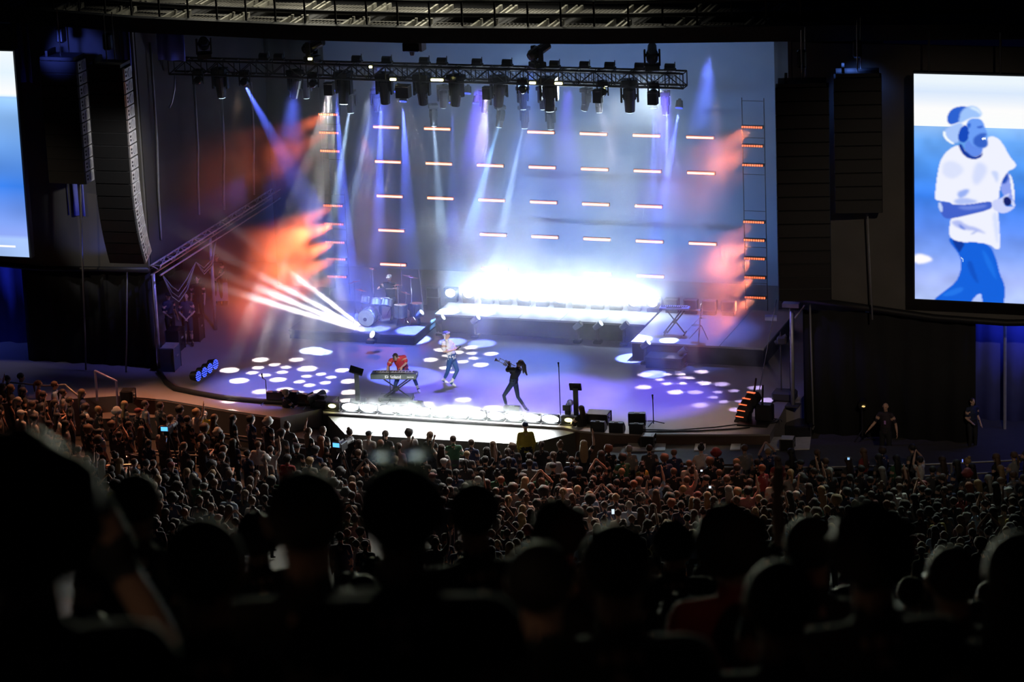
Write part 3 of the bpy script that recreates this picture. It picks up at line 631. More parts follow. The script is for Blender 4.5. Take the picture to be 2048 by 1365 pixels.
# ------------------------------------------------------------------ gobo projectors: slotted plates that throw the light dots
def gobo(S0, dots, col, watt, label, zf=0):
    """real projector: lamp, and a steel gobo plate with round holes under it"""
    S0 = Vector(S0); t = thing('gobo_projector', label, 'stage light', S0)
    h = .30; cu = bpy.data.curves.new('gobo', 'CURVE'); cu.dimensions = '2D'; cu.fill_mode = 'BOTH'
    def addc(pts):
        s = cu.splines.new('POLY'); s.points.add(len(pts)-1); s.use_cyclic_u = True
        for k, (a, b2) in enumerate(pts): s.points[k].co = (a, b2, 0, 1)
    hs = []; xs = [-.03, .03]; ys = [-.03, .03]
    got = []
    for px, py, wd in dots:
        c = un(px, py, 'z', zf); r = wd/2/66.5; ring = []
        if any((c-c2).length < r+r2+.02 for c2, r2 in got): continue
        got.append((c, r))
        for k in range(20):
            a = 2*math.pi*k/20; P = Vector((c.x+r*math.cos(a), c.y+r*math.sin(a), zf)); d = P-S0; tt = h/(S0.z-zf)
            ring.append((d.x*tt, d.y*tt))
        hs.append(ring); xs += [q[0] for q in ring]; ys += [q[1] for q in ring]
    m = .05; addc([(min(xs)-m, min(ys)-m), (max(xs)+m, min(ys)-m), (max(xs)+m, max(ys)+m), (min(xs)-m, max(ys)+m)])
    for r in hs: addc(r)
    o = bpy.data.objects.new('g', cu); me = bpy.data.meshes.new_from_object(o); bpy.data.objects.remove(o)
    me.materials.clear(); me.materials.append(BLK)
    po = bpy.data.objects.new('gobo_plate', me); C.objects.link(po); po.parent = t; po.location = (0, 0, -h)
    cx, cy = (min(xs)+max(xs))/2, (min(ys)+max(ys))/2; wx, wy = (max(xs)-min(xs))/2+m, (max(ys)-min(ys))/2+m
    bm = B()                                          # housing around lamp and plate
    box(bm, (cx-wx, cy, -h/2), (.02, 2*wy, h+.04)); box(bm, (cx+wx, cy, -h/2), (.02, 2*wy, h+.04))
    box(bm, (cx, cy-wy, -h/2), (2*wx, .02, h+.04)); box(bm, (cx, cy+wy, -h/2), (2*wx, .02, h+.04)); box(bm, (cx, cy, .05), (2*wx+.02, 2*wy+.02, .03))
    me_obj('housing', bm, BLK, t)
    far = Vector((cx, cy, -h)); spot('gobo_lamp', S0, S0+far, col, watt, 2*math.degrees(math.atan(math.hypot(wx, wy)/far.length))+6, .05, .0025)
    return t
DL = [(521, 720, 31), (593, 720, 28), (459, 741, 36), (516, 736, 21), (549, 730, 20), (572, 735, 19), (505, 746, 21), (530, 751, 21), (564, 745, 20), (615, 738, 38), (684, 741, 26),
      (613, 753, 18), (642, 749, 18), (662, 755, 18), (478, 762, 36), (556, 760, 30), (566, 756, 26), (599, 764, 19), (651, 766, 19), (697, 763, 28), (619, 771, 20)]
DF = [(521, 784, 32), (569, 780, 32), (590, 787, 34), (613, 791, 34), (641, 784, 31), (699, 785, 32), (460, 802, 36), (512, 800, 24), (547, 795, 26), (693, 801, 22), (457, 824, 30),
      (927, 800, 30), (855, 808, 26), (895, 814, 20), (930, 817, 20), (985, 817, 35)]
DC = [(882, 700, 26), (942, 695, 25), (861, 720, 26), (983, 708, 26), (917, 705, 20), (943, 707, 18), (947, 717, 18), (926, 724, 19), (962, 730, 28), (892, 712, 14), (891, 736, 22), (899, 722, 10), (905, 745, 10)]
DR = [(1347, 736, 22), (1335, 735, 16), (1291, 750, 28), (1334, 749, 18), (1363, 749, 18), (1403, 744, 25), (1319, 760, 18), (1334, 768, 19), (1365, 767, 18), (1378, 756, 18), (1287, 775, 30), (1409, 767, 27), (1351, 785, 30)]
DV = [(1393, 735, 22), (1312, 745, 20), (1354, 744, 18), (1426, 744, 26), (1365, 756, 20), (1443, 769, 28), (1390, 785, 28), (1436, 785, 18), (1468, 782, 18), (1426, 795, 18), (1401, 811, 30), (1447, 804, 20), (1472, 820, 26), (1512, 776, 28), (1533, 801, 34), (1480, 803, 18)]
gobo((-3.3, -10.5, 8.95), DL, (1, .95, .9), 55000, 'black gobo projector above the left stage throwing white dots on the floor')
gobo((-.9, -10.5, 8.95), DF, (1, .9, .78), 34000, 'black gobo projector over the stage lip throwing warm dots on the floor')
gobo((1.75, -10.5, 8.95), DC, (1, .97, .95), 60000, 'black gobo projector above the singer throwing white dots on the floor')
gobo((5.15, -10.5, 8.95), DR, (.85, .75, 1), 22000, 'black gobo projector above the right stage throwing pale lilac dots')
gobo((6.85, -10.5, 8.95), DV, (.6, .5, 1), 15000, 'black gobo projector at far right above the stage throwing dim violet dots')

# ------------------------------------------------------------------ backline
def xstand(t, cx, z1, W, z0=0, m=BLK, dy=.0):
    for s in (-1, 1):
        for o2 in (-.05, .05) if s > 0 else (0,):
            bm = B(); cyl(bm, (cx-s*W/2+o2, dy, z0+.03), (cx+s*W/2+o2, dy+.05, z1), .022, n=6); me_obj('stand_leg', bm, m, t)
        bm = B(); cyl(bm, (cx-s*W/2, -.22, z0+.03), (cx-s*W/2, .25, z0+.03), .022, n=6); me_obj('stand_foot', bm, m, t)
    bm = B(); cyl(bm, (cx, dy-.06, (z0+z1)/2), (cx, dy+.1, (z0+z1)/2), .06, n=10); me_obj('pivot', bm, m, t)
def keyboard(label, loc, rz, L, D, H, z, body, text=False):
    t = thing('keyboard', label, 'keyboard', loc, rz)
    bm = B(); box(bm, (0, 0, z-H/2), (L, D, H), bevel=.015); me_obj('case', bm, body, t)
    n = 44; bm = B()
    for k in range(n): box(bm, (-L*.43+k*L*.86/n, D*.18, z+.008), (L*.86/n*.88, D*.5, .02))
    o = me_obj('white_keys', bm, WHT, t); o['kind'] = 'stuff'
    bm = B()
    for k in range(n):
        if k % 7 in (0, 1, 3, 4, 5): box(bm, (-L*.43+(k+.5)*L*.86/n, D*.06, z+.022), (L*.86/n*.5, D*.28, .02))
    o = me_obj('black_keys', bm, BLK, t); o['kind'] = 'stuff'
    bm = B(); box(bm, (0, -D*.3, z+.01), (L*.5, D*.18, .012)); me_obj('control_panel', bm, DARK, t)
    return t
p = un(788, 804, 'z', 0); kz = .88
ang = math.atan2(HX.y, HX.x)
kb = keyboard('long dark green-grey stage keyboard on an X stand at the stage lip', (p.x, p.y+.15, 0), ang*.55, 1.40, .38, .17, kz, mat('keyboard_case', (.10, .12, .11), .4))
xstand(kb, 0.05, kz-.17, .95)
bm = B(); box(bm, (0, .1, .06), (1.0, .5, .12), bevel=.01); me_obj('pedal_board', bm, DARK, kb)
def text(body, size, loc, rot, m, parent, name='lettering', ext=.004, bold=.0):
    cu = bpy.data.curves.new(name, 'FONT'); cu.body = body; cu.size = size; cu.extrude = ext; cu.offset = bold; cu.align_x = 'CENTER'
    o = bpy.data.objects.new(name, cu); me = bpy.data.meshes.new_from_object(o); bpy.data.objects.remove(o)
    me.materials.clear(); me.materials.append(m); o = bpy.data.objects.new(name, me); C.objects.link(o)
    o.parent = parent; o.location = loc; o.rotation_euler = rot; return o
LET = mat('white_lettering', (.9, .9, .88), .4)
text('Roland', .125, (.06, -.2, kz-.125), (math.pi/2, 0, 0), LET, kb, bold=.003)
bm = B(); box(bm, (-.24, -.195, kz-.085), (.03, .008, .085)); box(bm, (-.20, -.195, kz-.055), (.06, .008, .022)); box(bm, (-.19, -.195, kz-.11), (.05, .008, .022)); box(bm, (-.165, -.195, kz-.085), (.02, .008, .04)); me_obj('emblem', bm, LET, kb)
text('FANTOM', .05, (.52, -.2, kz-.11), (math.pi/2, 0, 0), LET, kb, bold=.002)
p2 = un(1350, 652, 'z', .6); p2.y = -7.2; p2 = un(1352, 665, 'y', -7.2)
kb2 = keyboard('pale-topped second keyboard on an X stand on the right-hand riser', (p2.x, -7.3, .6), ang*.3, .95, .32, .07, .88, mat('keyboard_case_pale', (.5, .5, .6), .4))
xstand(kb2, 0.0, .82, .62)
def mic_stand(label, loc, h, tripod=True, boom=None, parentcat='microphone stand'):
    t = thing('microphone_stand', label, parentcat, loc)
    bm = B(); cyl(bm, (0, 0, .02), (0, 0, h), .014, n=8); me_obj('pole', bm, BLK, t)
    if tripod:
        for a in (0.3, 2.4, 4.5): bm = B(); cyl(bm, (0, 0, .1), (.32*math.cos(a), .32*math.sin(a), .015), .014, n=6); me_obj('leg', bm, BLK, t)
    else:
        bm = B(); cyl(bm, (0, 0, 0), (0, 0, .025), .15, n=20); me_obj('round_base', bm, ALU, t)
    e = Vector((0, 0, h))
    if boom: e = e+Vector(boom); bm = B(); cyl(bm, (0, 0, h), e, .01, n=6); me_obj('boom', bm, BLK, t)
    bm = B(); cyl(bm, e, e+Vector((.0, -.02, .1)), .018, .024, n=8); ball(bm, e+Vector((0, -.025, .13)), .035, 1); me_obj('microphone', bm, BLKG, t)
    return t
def at0(px, py, z=0): q = un(px, py, 'z', z); return Vector((q.x, q.y, z))
mic_stand('straight microphone stand on a round pale base right of centre stage', at0(1121, 832), 1.5, False)
mic_stand('slim tripod microphone stand near the right front of the stage', at0(1307, 849), .76)
mic_stand('slim tripod boom microphone stand at the left front of the stage', at0(534, 806), .72, True, (-.1, 0, .05))
mic_stand('thin microphone stand behind the red-shirted keyboard player', at0(782, 806), 1.15, True, (.12, .1, .18))
def prompter(label, loc, h, rz, W, tilt):
    t = thing('teleprompter_stand', label, 'stand', loc, rz)
    bm = B(); box(bm, (0, 0, h/2), (.14, .1, h)); me_obj('post', bm, BLK, t)
    bm = B(); box(bm, (0, 0, 0), (W, .06, .26), rot=tilt, bevel=.01); o = me_obj('screen', bm, BLKG, t); o.location = (0, 0, h+.03)
    bm = B(); box(bm, (0, 0, .04), (.5, .4, .08), bevel=.02); me_obj('base', bm, BLK, t)
prompter('black prompter stand with tilted top left of the keyboard', at0(716, 806), .98, .3, .42, Matrix.Rotation(.35, 3, 'Y') @ RX(-1.0))
prompter('black prompter stand with flat screen at stage lip right of centre', at0(1153, 838), .95, .1, .36, RX(.5))
def wedge(label, loc, rz, s=1., grp='black floor monitors', flip=1, m=BLKG):
    t = thing('floor_monitor', label, 'speaker', loc, rz, grp)
    bm = B(); W, D, H = .44*s, .36*s, .32*s
    pr = [(-D/2, 0), (D/2, 0), (D/2, H), (D*.1, H), (-D/2, H*.35)]
    a = [bm.verts.new((-W/2, flip*y, z)) for y, z in pr]; b2 = [bm.verts.new((W/2, flip*y, z)) for y, z in pr]
    bm.faces.new(a); bm.faces.new(b2[::-1])
    for k in range(5): bm.faces.new((a[k], a[(k+1) % 5], b2[(k+1) % 5], b2[k]))
    bmesh.ops.recalc_face_normals(bm, faces=bm.faces); me_obj('cabinet', bm, m, t)
    bm = B(); dy, dz = D*.6, H*.65; L = math.hypot(dy, dz)
    box(bm, (0, 0, 0), (W*.9, L*.88, .015), rot=RX(flip*math.atan2(dz, dy))); bmesh.ops.translate(bm, vec=(0, flip*(-D*.2)-flip*.006, H*.675+.008), verts=bm.verts); me_obj('grille', bm, GRILL, t)
    bm = B(); box(bm, (0, flip*D*.3, H+.012), (W*.3, .03, .02)); me_obj('handle', bm, GREY, t)
    return t
for q, (px, py, s, f, lb) in enumerate((
    (527, 826, 1.15, -1, 'left of the curly-haired cameraman'), (578, 830, 1.1, -1, 'behind the curly-haired cameraman'), (582, 805, 1.25, -1, 'with a blue end, beside the boom microphone stand'), (612, 832, 1.1, -1, 'just right of the curly-haired cameraman'),
    (1193, 866, .95, -1, 'leftmost of three in front of the big black case'), (1230, 868, .95, -1, 'middle one of three at right front of the stage'), (1270, 871, .95, -1, 'rightmost of three at right front of the stage'),
    (1026, 834, 1.1, -1, 'beside the trumpet player feet behind the footlights'), (833, 822, 1.0, -1, 'right of the keyboard behind the footlights'))):
    p = at0(px, py); p.y = max(p.y, -15.4 if px > 1100 else -14.6)
    wedge('black wedge floor monitor '+lb, p, .05, s, flip=f)
wedge('raised black monitor amplifier on a stand at right front of the stage', at0(1275, 848, .12), .2, 1.15, flip=-1)
wedge('big dark monitor on its side against the thrust deck edge', un(1073, 893, 'z', -1.2)+Vector((0, 0, 0)), .1, 2.1, flip=-1)
wedge('dark monitor box standing in front of the thrust deck below the footlights', un(881, 889, 'z', -1.2), .05, 1.2, flip=-1)
def case(label, loc, s, rz=0, top=None, m=BLKG, grp=None, name='flight_case'):
    t = thing(name, label, 'case', loc, rz, grp); W, D, H = s
    bm = B(); box(bm, (0, 0, H/2), s, bevel=.012); me_obj('body', bm, m, t)
    for sx in (-1, 1):
        for sy in (-1, 1): bm = B(); box(bm, (sx*W/2, sy*D/2, H/2), (.03, .03, H*1.01)); me_obj('corner_trim', bm, DARK, t)
    bm = B(); box(bm, (0, 0, H+.008), (W*.94, D*.94, .016)); me_obj('lid', bm, top or m, t)
    bm = B(); box(bm, (W/2+.012, 0, H*.6), (.02, D*.3, .05)); me_obj('handle', bm, GREY, t)
    return t
TAN = mat('case_lid', (.28, .26, .25), .6)
case('big black case with grey lid behind the three wedges at right', at0(1197, 845), (.66, .5, .3), .05, TAN)
case('low black case with brownish pale-rimmed lid at left front of the stage', at0(650, 812), (.7, .55, .22), .05, mat('red_lid', (.30, .2, .22), .6))
case('square black speaker box with blue side on the far left apron', at0(257, 803), (.38, .42, .36), .2)
case('black speaker box lying on the brown left step', un(375, 822, 'z', -.5), (.6, .42, .32), .05)
case('black speaker box near the yellow-capped guard', un(483, 836, 'z', -.5), (.4, .42, .36), .1)
case('blue-sided black equipment trunk at the foot of the left truss post', at0(342, 738), (.45, .7, .75), .1, TAN, mat('blue_trunk', (.06, .08, .16), .5))
case('dark green-lit trunk behind the bald stagehand', at0(352, 700), (.45, .6, .7), .1)
case('dark upright trunk right of the bald stagehand', at0(393, 680), (.4, .5, .8), .1)
case('long low dark step box right of the cameraman by the barrier', un(665, 858, 'z', -1.2), (1.15, .45, .9), .05, DARK, mat('teal_box', (.05, .075, .075), .6))
case('dark stage box with cables below the right side post', un(1590, 868, 'z', -.9), (1.1, .8, .35), .05)
for q, (px, py) in enumerate(((1297, 899), (1575, 905))):
    t = case('grey-topped small subwoofer in front of the stage, %s one' % ('left' if q == 0 else 'right'), un(px, py-6, 'z', -.3), (.38, .38, .34), .1, mat('pale_lid', (.6, .6, .62), .5), name='subwoofer', grp='subwoofers before the stage')
# pale floor plates in the pit
for q, (xa, xb, ya, yb) in enumerate(((1255, 1333, 878, 902), (1390, 1413, 877, 901), (1462, 1483, 876, 900), (1530, 1566, 875, 900), (1588, 1622, 875, 899))):
    P = [un(a, b2, 'z', -.27) for a, b2 in ((xa+3, ya), (xb, ya-1), (xb-3, yb-1), (xa-2, yb))]
    bm = B(); lo = [bm.verts.new((p.x, p.y, -.298)) for p in P]; hi = [bm.verts.new(p) for p in P]
    bm.faces.new(hi[::-1]); bm.faces.new(lo)
    for k in range(4): bm.faces.new((lo[k], lo[(k+1) % 4], hi[(k+1) % 4], hi[k]))
    bmesh.ops.recalc_face_normals(bm, faces=bm.faces)
    tag(me_obj('floor_plate', bm, mat('pale_plate', (.62, .6, .6), .6)), 'pale plate on the dark pit floor, %s of five from left' % ordn(q+1), 'floor plate', 'pale plates on the pit floor')
# cables
def gp(pts, z=.03): return [Vector((un(a, b2, 'z', z).x, un(a, b2, 'z', z).y, z)) for a, b2 in pts]
tag(tube('cable', gp([(318, 742), (332, 765), (350, 778), (385, 785), (440, 795), (520, 803), (620, 808), (700, 812)], .06), .09, BLK), 'thick black cable bundle curving across the front left of the stage', 'cable')
tag(tube('cable', gp([(1285, 865), (1330, 863), (1400, 862), (1470, 858), (1500, 855)]), .025, BLK), 'black cable along the right front edge of the stage', 'cable')
tag(tube('cable', gp([(1285, 860), (1350, 861), (1430, 855), (1470, 850), (1510, 845), (1530, 820), (1545, 805), (1556, 800)]), .02, BLK), 'black cable looping past the lamp tower to the right post', 'cable')
ck = at0(1545, 845); tag(tube('cable_coil', [(ck.x+(.28-.01*k)*math.cos(k*.7), ck.y+(.28-.01*k)*math.sin(k*.7), .03+.003*k) for k in range(24)], .015, BLK), 'coil of black cable on the floor right of the lamp tower', 'cable')
for q, dz in enumerate((0, .2, .35)):
    tag(tube('cable', [(-8.8, -11.7, 3.0), (-8.75, -11.2, 2.5-dz), (-8.75, -10.7, 2.2-dz), (-8.75, -10.0, 2.4-dz), (-8.75, -9.2, 2.75), (-8.75, -8.6, 2.4-dz*.6), (-8.75, -7.9, 2.5-dz*.6), (-8.8, -7.3, 3.1)], .02, GREY), 'grey cable swag hanging under the left truss beam, %s of three' % ['upper', 'middle', 'lower'][q], 'cable', 'cable swags under the left truss')
for q, (x0, y0, x1, y1, Y) in enumerate(((300, 85, 322, 480, -11.2), (388, 165, 398, 430, -8.9), (443, 190, 448, 420, -7.2), (502, 165, 508, 390, -4.6))):
    a = un(x0, y0, 'x', -8.8) if 0 else un(x0, y0, 'y', Y); b2 = un(x1, y1, 'y', Y)
    mid = (a+b2)/2+Vector((.05, 0, 0))
    tag(tube('hanging_cable', [a, a*.75+b2*.25+Vector((.03, 0, 0)), mid, a*.25+b2*.75, b2], .04, mat('grey_cable', (.2, .2, .22), .5)), 'vertical blue-lit cable before the dark left wall, %s of four from left' % ordn(q+1), 'cable', 'cables hanging at the left wall')
for q, (x0, y0, x1, y1, Y) in enumerate(((160, 365, 172, 740, -12.6), (254, 545, 252, 745, -12.6), (1735, 425, 1745, 640, -12.5), (1620, 610, 1627, 850, -13.0), (1553, 600, 1515, 800, -13.2))):
    a = un(x0, y0, 'y', Y); b2 = un(x1, y1, 'y', Y) if q != 4 else un(x1, y1, 'z', .3)
    tag(tube('tether', [a, b2], .028 if q != 4 else .012, mat('grey_cable')), 'thin dark tether line beside the stage, %s of five from left' % ordn([1, 2, 5, 4, 3][q]), 'cable', 'tether lines beside the stage')
tag(tube('hanging_cable', [un(350, 150, 'y', -10.2), un(349, 180, 'y', -10.2), un(344, 205, 'y', -10.2), un(339, 216, 'y', -10.2)], .025, ALU), 'short pale cable dangling from the left end of the front truss', 'cable')
# right wing equipment: tall slim stand with lamp, sign card
p = at0(1563, 800); t = thing('lamp_stand', 'dark stand with a drooping lamp head at the right wing behind the post', 'stand', p)
for dx in (0, .28): bm = B(); cyl(bm, (dx, 0, 0), (dx, 0, 2.1), .02, n=6); me_obj('pole', bm, DARK, t)
bm = B(); box(bm, (.05, 0, 1.85), (.3, .25, .25), bevel=.05); cyl(bm, (-.15, 0, 1.75), (.2, 0, 2.0), .07); me_obj('lamp_head', bm, DARK, t)
bm = B(); box(bm, (.1, 0, .15), (.7, .5, .3), bevel=.06); me_obj('base_bag', bm, DARK, t)
bm = B(); box(bm, (-.28, 0, 2.52), (.36, .02, .18)); me_obj('card', bm, mat('pale_card', (.5, .55, .6), .6), t)
p = un(1725, 880, 'z', -.9); t = thing('lamp_stand', 'dark floor lamp on a stand with a yellow glint right of the stage', 'stand', p)
bm = B(); cyl(bm, (0, 0, 0), (0, 0, 1.05), .03, n=8); me_obj('pole', bm, BLK, t)
bm = B(); cyl(bm, (0, .15, 1.15), (.05, -.12, 1.1), .1, .14, 14); me_obj('lamp_head', bm, BLKG, t)
bm = B(); ball(bm, (.07, -.14, 1.07), (.06, .03, .03), 1); me_obj('lens', bm, mat('dim_lamp', (.9, .7, .3), .3, em=(1, .7, .25), es=.9), t)
for a in (0, 2.1, 4.2): bm = B(); cyl(bm, (0, 0, .3), (.35*math.cos(a), .35*math.sin(a), .02), .02, n=6); me_obj('leg', bm, BLK, t)
# small stand lamps under the risers
for q, (px, py, ty) in enumerate(((837, 630, 0), (880, 640, 0), (950, 640, 0), (1155, 652, 1), (1195, 652, 0), (1248, 652, 1), (1290, 690, 0), (1365, 703, 1))):
    Y = -6.75 if px < 1260 else -8.7
    p = un(px, py, 'y', Y); t = thing('floor_moving_head', 'small hazy lamp before the riser skirts, %s of eight from the left' % ordn(q+1), 'stage light', (p.x, Y, 0), 0, 'small lamps before the risers')
    zz = p.z
    bm = B(); box(bm, (0, 0, .05), (.26, .26, .1), bevel=.02); cyl(bm, (0, 0, .1), (0, 0, max(.15, zz-.12)), .05); me_obj('base', bm, DARK, t)
    bm = B(); R_ = Matrix.Rotation(.9, 3, 'Y')
    cyl(bm, Vector((0, 0, zz))-R_ @ Vector((0, 0, .14)), Vector((0, 0, zz))+R_ @ Vector((0, 0, .14)), .08, .1, 12); me_obj('head', bm, mat('blue_grey', (.25, .3, .4), .35), t)
    bm = B(); c0 = Vector((0, 0, zz))+R_ @ Vector((0, 0, .14)); cyl(bm, c0, c0+R_ @ Vector((0, 0, .02)), .09, n=12); me_obj('lens', bm, LICE if ty == 0 else DARK, t)
# lamp that throws the white fan
bz = Vector((bs.x, bs.y, .3)); t = thing('beam_light', 'small moving light on the floor throwing white beams to the upper left', 'stage light', bz)
bm = B(); box(bm, (0, 0, .06), (.28, .28, .12), bevel=.02); me_obj('base', bm, BLK, t)
dd = (un(540, 575, 'y', bs.y-2.6)-bs).normalized()
bm = B(); cyl(bm, Vector((0, 0, .3))-dd*.3, Vector((0, 0, .3))-dd*.06, .1, .12, 12); me_obj('head', bm, BLK, t)
bm = B(); cyl(bm, Vector((0, 0, .3))-dd*.06, Vector((0, 0, .3))-dd*.04, .11, n=12); me_obj('lens', bm, LWHITE, t)

# ------------------------------------------------------------------ drum kit
p = un(735, 652, 'z', .3); DK = Vector((p.x, p.y+.1, .3))
t = thing('drum_kit', 'white-headed drum kit with red-lit cymbals on the low riser at left', 'drums', DK, 0)
DSH = mat('drum_shell', (.35, .4, .5), .3, .3); HEAD = mat('drum_head', (.85, .9, .92), .5)
CYM = mat('cymbal_bronze', (.75, .3, .22), .3, .7)
def drum(name, c, r, d, ax):
    ax = Vector(ax).normalized(); bm = B(); cyl(bm, Vector(c)-ax*d/2, Vector(c)+ax*d/2, r, n=22); s = me_obj(name, bm, DSH, t, False)
    bm = B(); cyl(bm, Vector(c)+ax*d/2, Vector(c)+ax*(d/2+.012), r*.97, n=22); me_obj('drum_head', bm, HEAD, s)
    bm = B()
    for sg in (-1, 1): cyl(bm, Vector(c)+ax*(sg*d/2-.015), Vector(c)+ax*(sg*d/2+.005), r*1.03, n=22, caps=False)
    for k in range(8):
        a = Vector((0, 0, 1)).cross(ax); a = a.normalized() if a.length > .1 else Vector((1, 0, 0)); b3 = ax.cross(a)
        o = Vector(c)+(a*math.cos(k*math.pi/4)+b3*math.sin(k*math.pi/4))*r*1.02; cyl(bm, o-ax*d*.45, o+ax*d*.45, .008, n=5)
    me_obj('hoop', bm, CHROME, s); return s
drum('bass_drum', (0, 0, .28), .28, .4, (0, -1, 0))
bm = B(); cyl(bm, (-.03, -.21, .24), (-.03, -.222, .24), .06, n=14); me_obj('port_hole', bm, DARK, t)
drum('rack_tom', (.25, .1, .75), .16, .2, (-.1, .45, 1)); drum('rack_tom', (.62, .15, .75), .17, .22, (.1, .45, 1)); drum('rack_tom', (-.15, .2, .78), .14, .18, (0, .5, 1))
drum('floor_tom', (1.0, .35, .42), .22, .4, (0, .1, 1)); drum('floor_tom', (1.45, .6, .42), .22, .4, (0, .1, 1)); drum('snare_drum', (.3, .75, .62), .18, .14, (0, .1, 1))
for (x, y, z, r, tl) in ((1.35, .45, 1.55, .27, .2), (.95, .3, 1.28, .2, -.1), (1.1, .6, .95, .17, .3), (-.5, .2, 1.35, .22, -.35), (-.4, .5, 1.0, .2, .2), (.0, .6, 1.7, .12, .3)):
    bm = B(); cyl(bm, (0, 0, 0), (0, 0, .015), r, r*.3, 20); cyl(bm, (0, 0, .01), (0, 0, .04), .04); o = me_obj('cymbal', bm, CYM, t); o.location = (x, y, z); o.rotation_euler = (-.25, tl, 0)
    bm = B(); cyl(bm, (x, y, .3), (x, y, z), .016, n=6)
    for a in (0.5, 2.6, 4.7): cyl(bm, (x, y, .45), (x+.28*math.cos(a), y+.28*math.sin(a), .01), .014, n=5)
    me_obj('cymbal_stand', bm, CHROME, t)
bm = B(); cyl(bm, (1.1, .3, 1.2), (1.1, .3, 2.0), .012, n=5); cyl(bm, (1.75, .5, .1), (1.62, .5, 1.75), .014, n=5); cyl(bm, (.05, .3, 1.0), (.02, .3, 1.6), .012, n=5); me_obj('microphone_pole', bm, CHROME, t)
p = Vector((DK.x+.35, DK.y+1.25, .3)); t2 = thing('drum_stool', 'round black stool behind the drum kit', 'stool', p)
bm = B(); cyl(bm, (0, 0, .44), (0, 0, .52), .17, n=16); me_obj('seat', bm, BLK, t2)
for a in (0, 2.1, 4.2): bm = B(); cyl(bm, (0, 0, .3), (.22*math.cos(a), .22*math.sin(a), .01), .015, n=6); me_obj('leg', bm, CHROME, t2)
# wind/percussion stand on the right riser
p = un(1390, 690, 'z', .6); t = thing('percussion_stand', 'chrome percussion stand with small cymbals on the right riser edge', 'stand', (p.x, -7.9, .6))
bm = B(); cyl(bm, (0, 0, 0), (.12, 0, 1.2), .02, n=6); cyl(bm, (-.3, 0, .05), (.1, 0, .5), .015, n=5); cyl(bm, (.3, 0, .05), (.1, 0, .5), .015, n=5); me_obj('frame', bm, CHROME, t)
for z, x in ((.5, -.1), (.75, .15), (1.0, .05)): bm = B(); cyl(bm, (x, 0, z), (x, 0, z+.02), .12, .04, 12); me_obj('small_cymbal', bm, CHROME, t)
# A-frame board and red cloth in the left wing
p = at0(445, 610); t = thing('easel_board', 'pale blue board leaning in the left wing by the second post', 'board', p, .3)
bm = B(); box(bm, (0, 0, .45), (.42, .03, .62), rot=RX(-.15)); me_obj('board', bm, mat('pale_blue_board', (.35, .42, .55), .6), t)  # board has a pale blue base colour
for sx in (-.18, .18): bm = B(); cyl(bm, (sx, 0, 0), (sx, .12, .9), .015); me_obj('leg', bm, GREY, t)

# ------------------------------------------------------------------ barriers and rails
def rail(label, pts, r, m, posts=None, name='barrier_rail', zg=-1.2):
    t = thing(name, label, 'railing', (0, 0, 0))
    for k, pp in enumerate(pts): tube('rail', pp, r, m, t)
    for q in (posts or []):
        bm = B(); cyl(bm, (q[0], q[1], zg), (q[0], q[1], q[2]), r*1.3, n=8); me_obj('post', bm, m, t)
    return t
GR2 = mat('grey_rail', (.3, .29, .28), .4, .5)
def ry(x): return CXY[1]-math.sqrt((R0-.55)**2-(x-CXY[0])**2)
xs = np.linspace(5.8, 21, 12); rail('long grey pit barrier rail running right before the crowd', [[(x, ry(x), -.12) for x in xs], [(x, ry(x), -.45) for x in xs]], .03, GR2, [(x, ry(x), -.12) for x in xs[::2]])
xs = np.linspace(-6.6, 4.2, 10); rail('dark double pit barrier rail left of centre before the crowd', [[(x, ry(x), -.2) for x in xs], [(x, ry(x), -.32) for x in xs]], .035, mat('dark_rail', (.08, .07, .07), .4, .5), [(x, ry(x), -.2) for x in xs[::3]])
a = [un(190, 742, 'z', 0.95), un(232, 762, 'z', .8)]; rail('handrail with lilac posts on the left side floor', [[a[0], a[1]]], .03, mat('lilac_rail', (.35, .28, .42), .4, .4), [(a[0].x, a[0].y, .95), (a[1].x, a[1].y, .8)], 'handrail', 0)  # rail and posts share a lilac base colour
rail('thin dark side rail sloping down to the far left crowd', [[un(q[0], q[1], 'y', -15.6) for q in ((20, 765), (90, 772), (130, 770), (165, 800), (172, 815))]], .03, GR2, None, 'handrail')
LP = mat('pink_light_rail', (.75, .6, .6), .3, .3)  # pink light on the rails is put into their colour
def ai(px, py, z=-.2): return un(px, py, 'z', z)
for q, (xa, ya, xb, yb) in enumerate(((174, 934, 273, 930), (174, 954, 200, 952), (232, 952, 252, 949), (510, 976, 530, 976), (237, 918, 254, 915))):
    t = thing('seat_rail', 'pale seat rail tinted for pink light, left cross aisle, %s of five' % ordn(q+1), 'railing', ai(xa, ya), 0, 'pale rails in the left cross aisle')
    o = Vector(ai(xa, ya)); e = Vector(ai(xb, yb))-o
    bm = B(); cyl(bm, (0, 0, 0), e, .035, n=8); me_obj('tube', bm, LP, t)
    bm = B(); cyl(bm, (0, 0, 0), (0, 0, -.7), .025); cyl(bm, e, e+Vector((0, 0, -.7)), .025); me_obj('leg', bm, DARK, t)
def chair(p, rz, lab):
    t = thing('folding_chair', lab, 'chair', p, rz, 'folding chairs in the left cross aisle')
    bm = B(); box(bm, (0, 0, .44), (.42, .4, .04), bevel=.01); me_obj('seat', bm, DARK, t)
    bm = B(); box(bm, (0, -.2, .75), (.42, .03, .22), bevel=.01); me_obj('backrest', bm, DARK, t)
    bm = B(); cyl(bm, (-.21, -.2, .88), (.21, -.2, .88), .018); me_obj('top_rail', bm, ALU, t)
    for sx in (-.2, .2):
        for sy in (-.2, .18): bm = B(); cyl(bm, (sx, sy, 0), (sx, sy if sy > 0 else -.2, .44 if sy > 0 else .88), .014, n=6); me_obj('leg', bm, ALU, t)
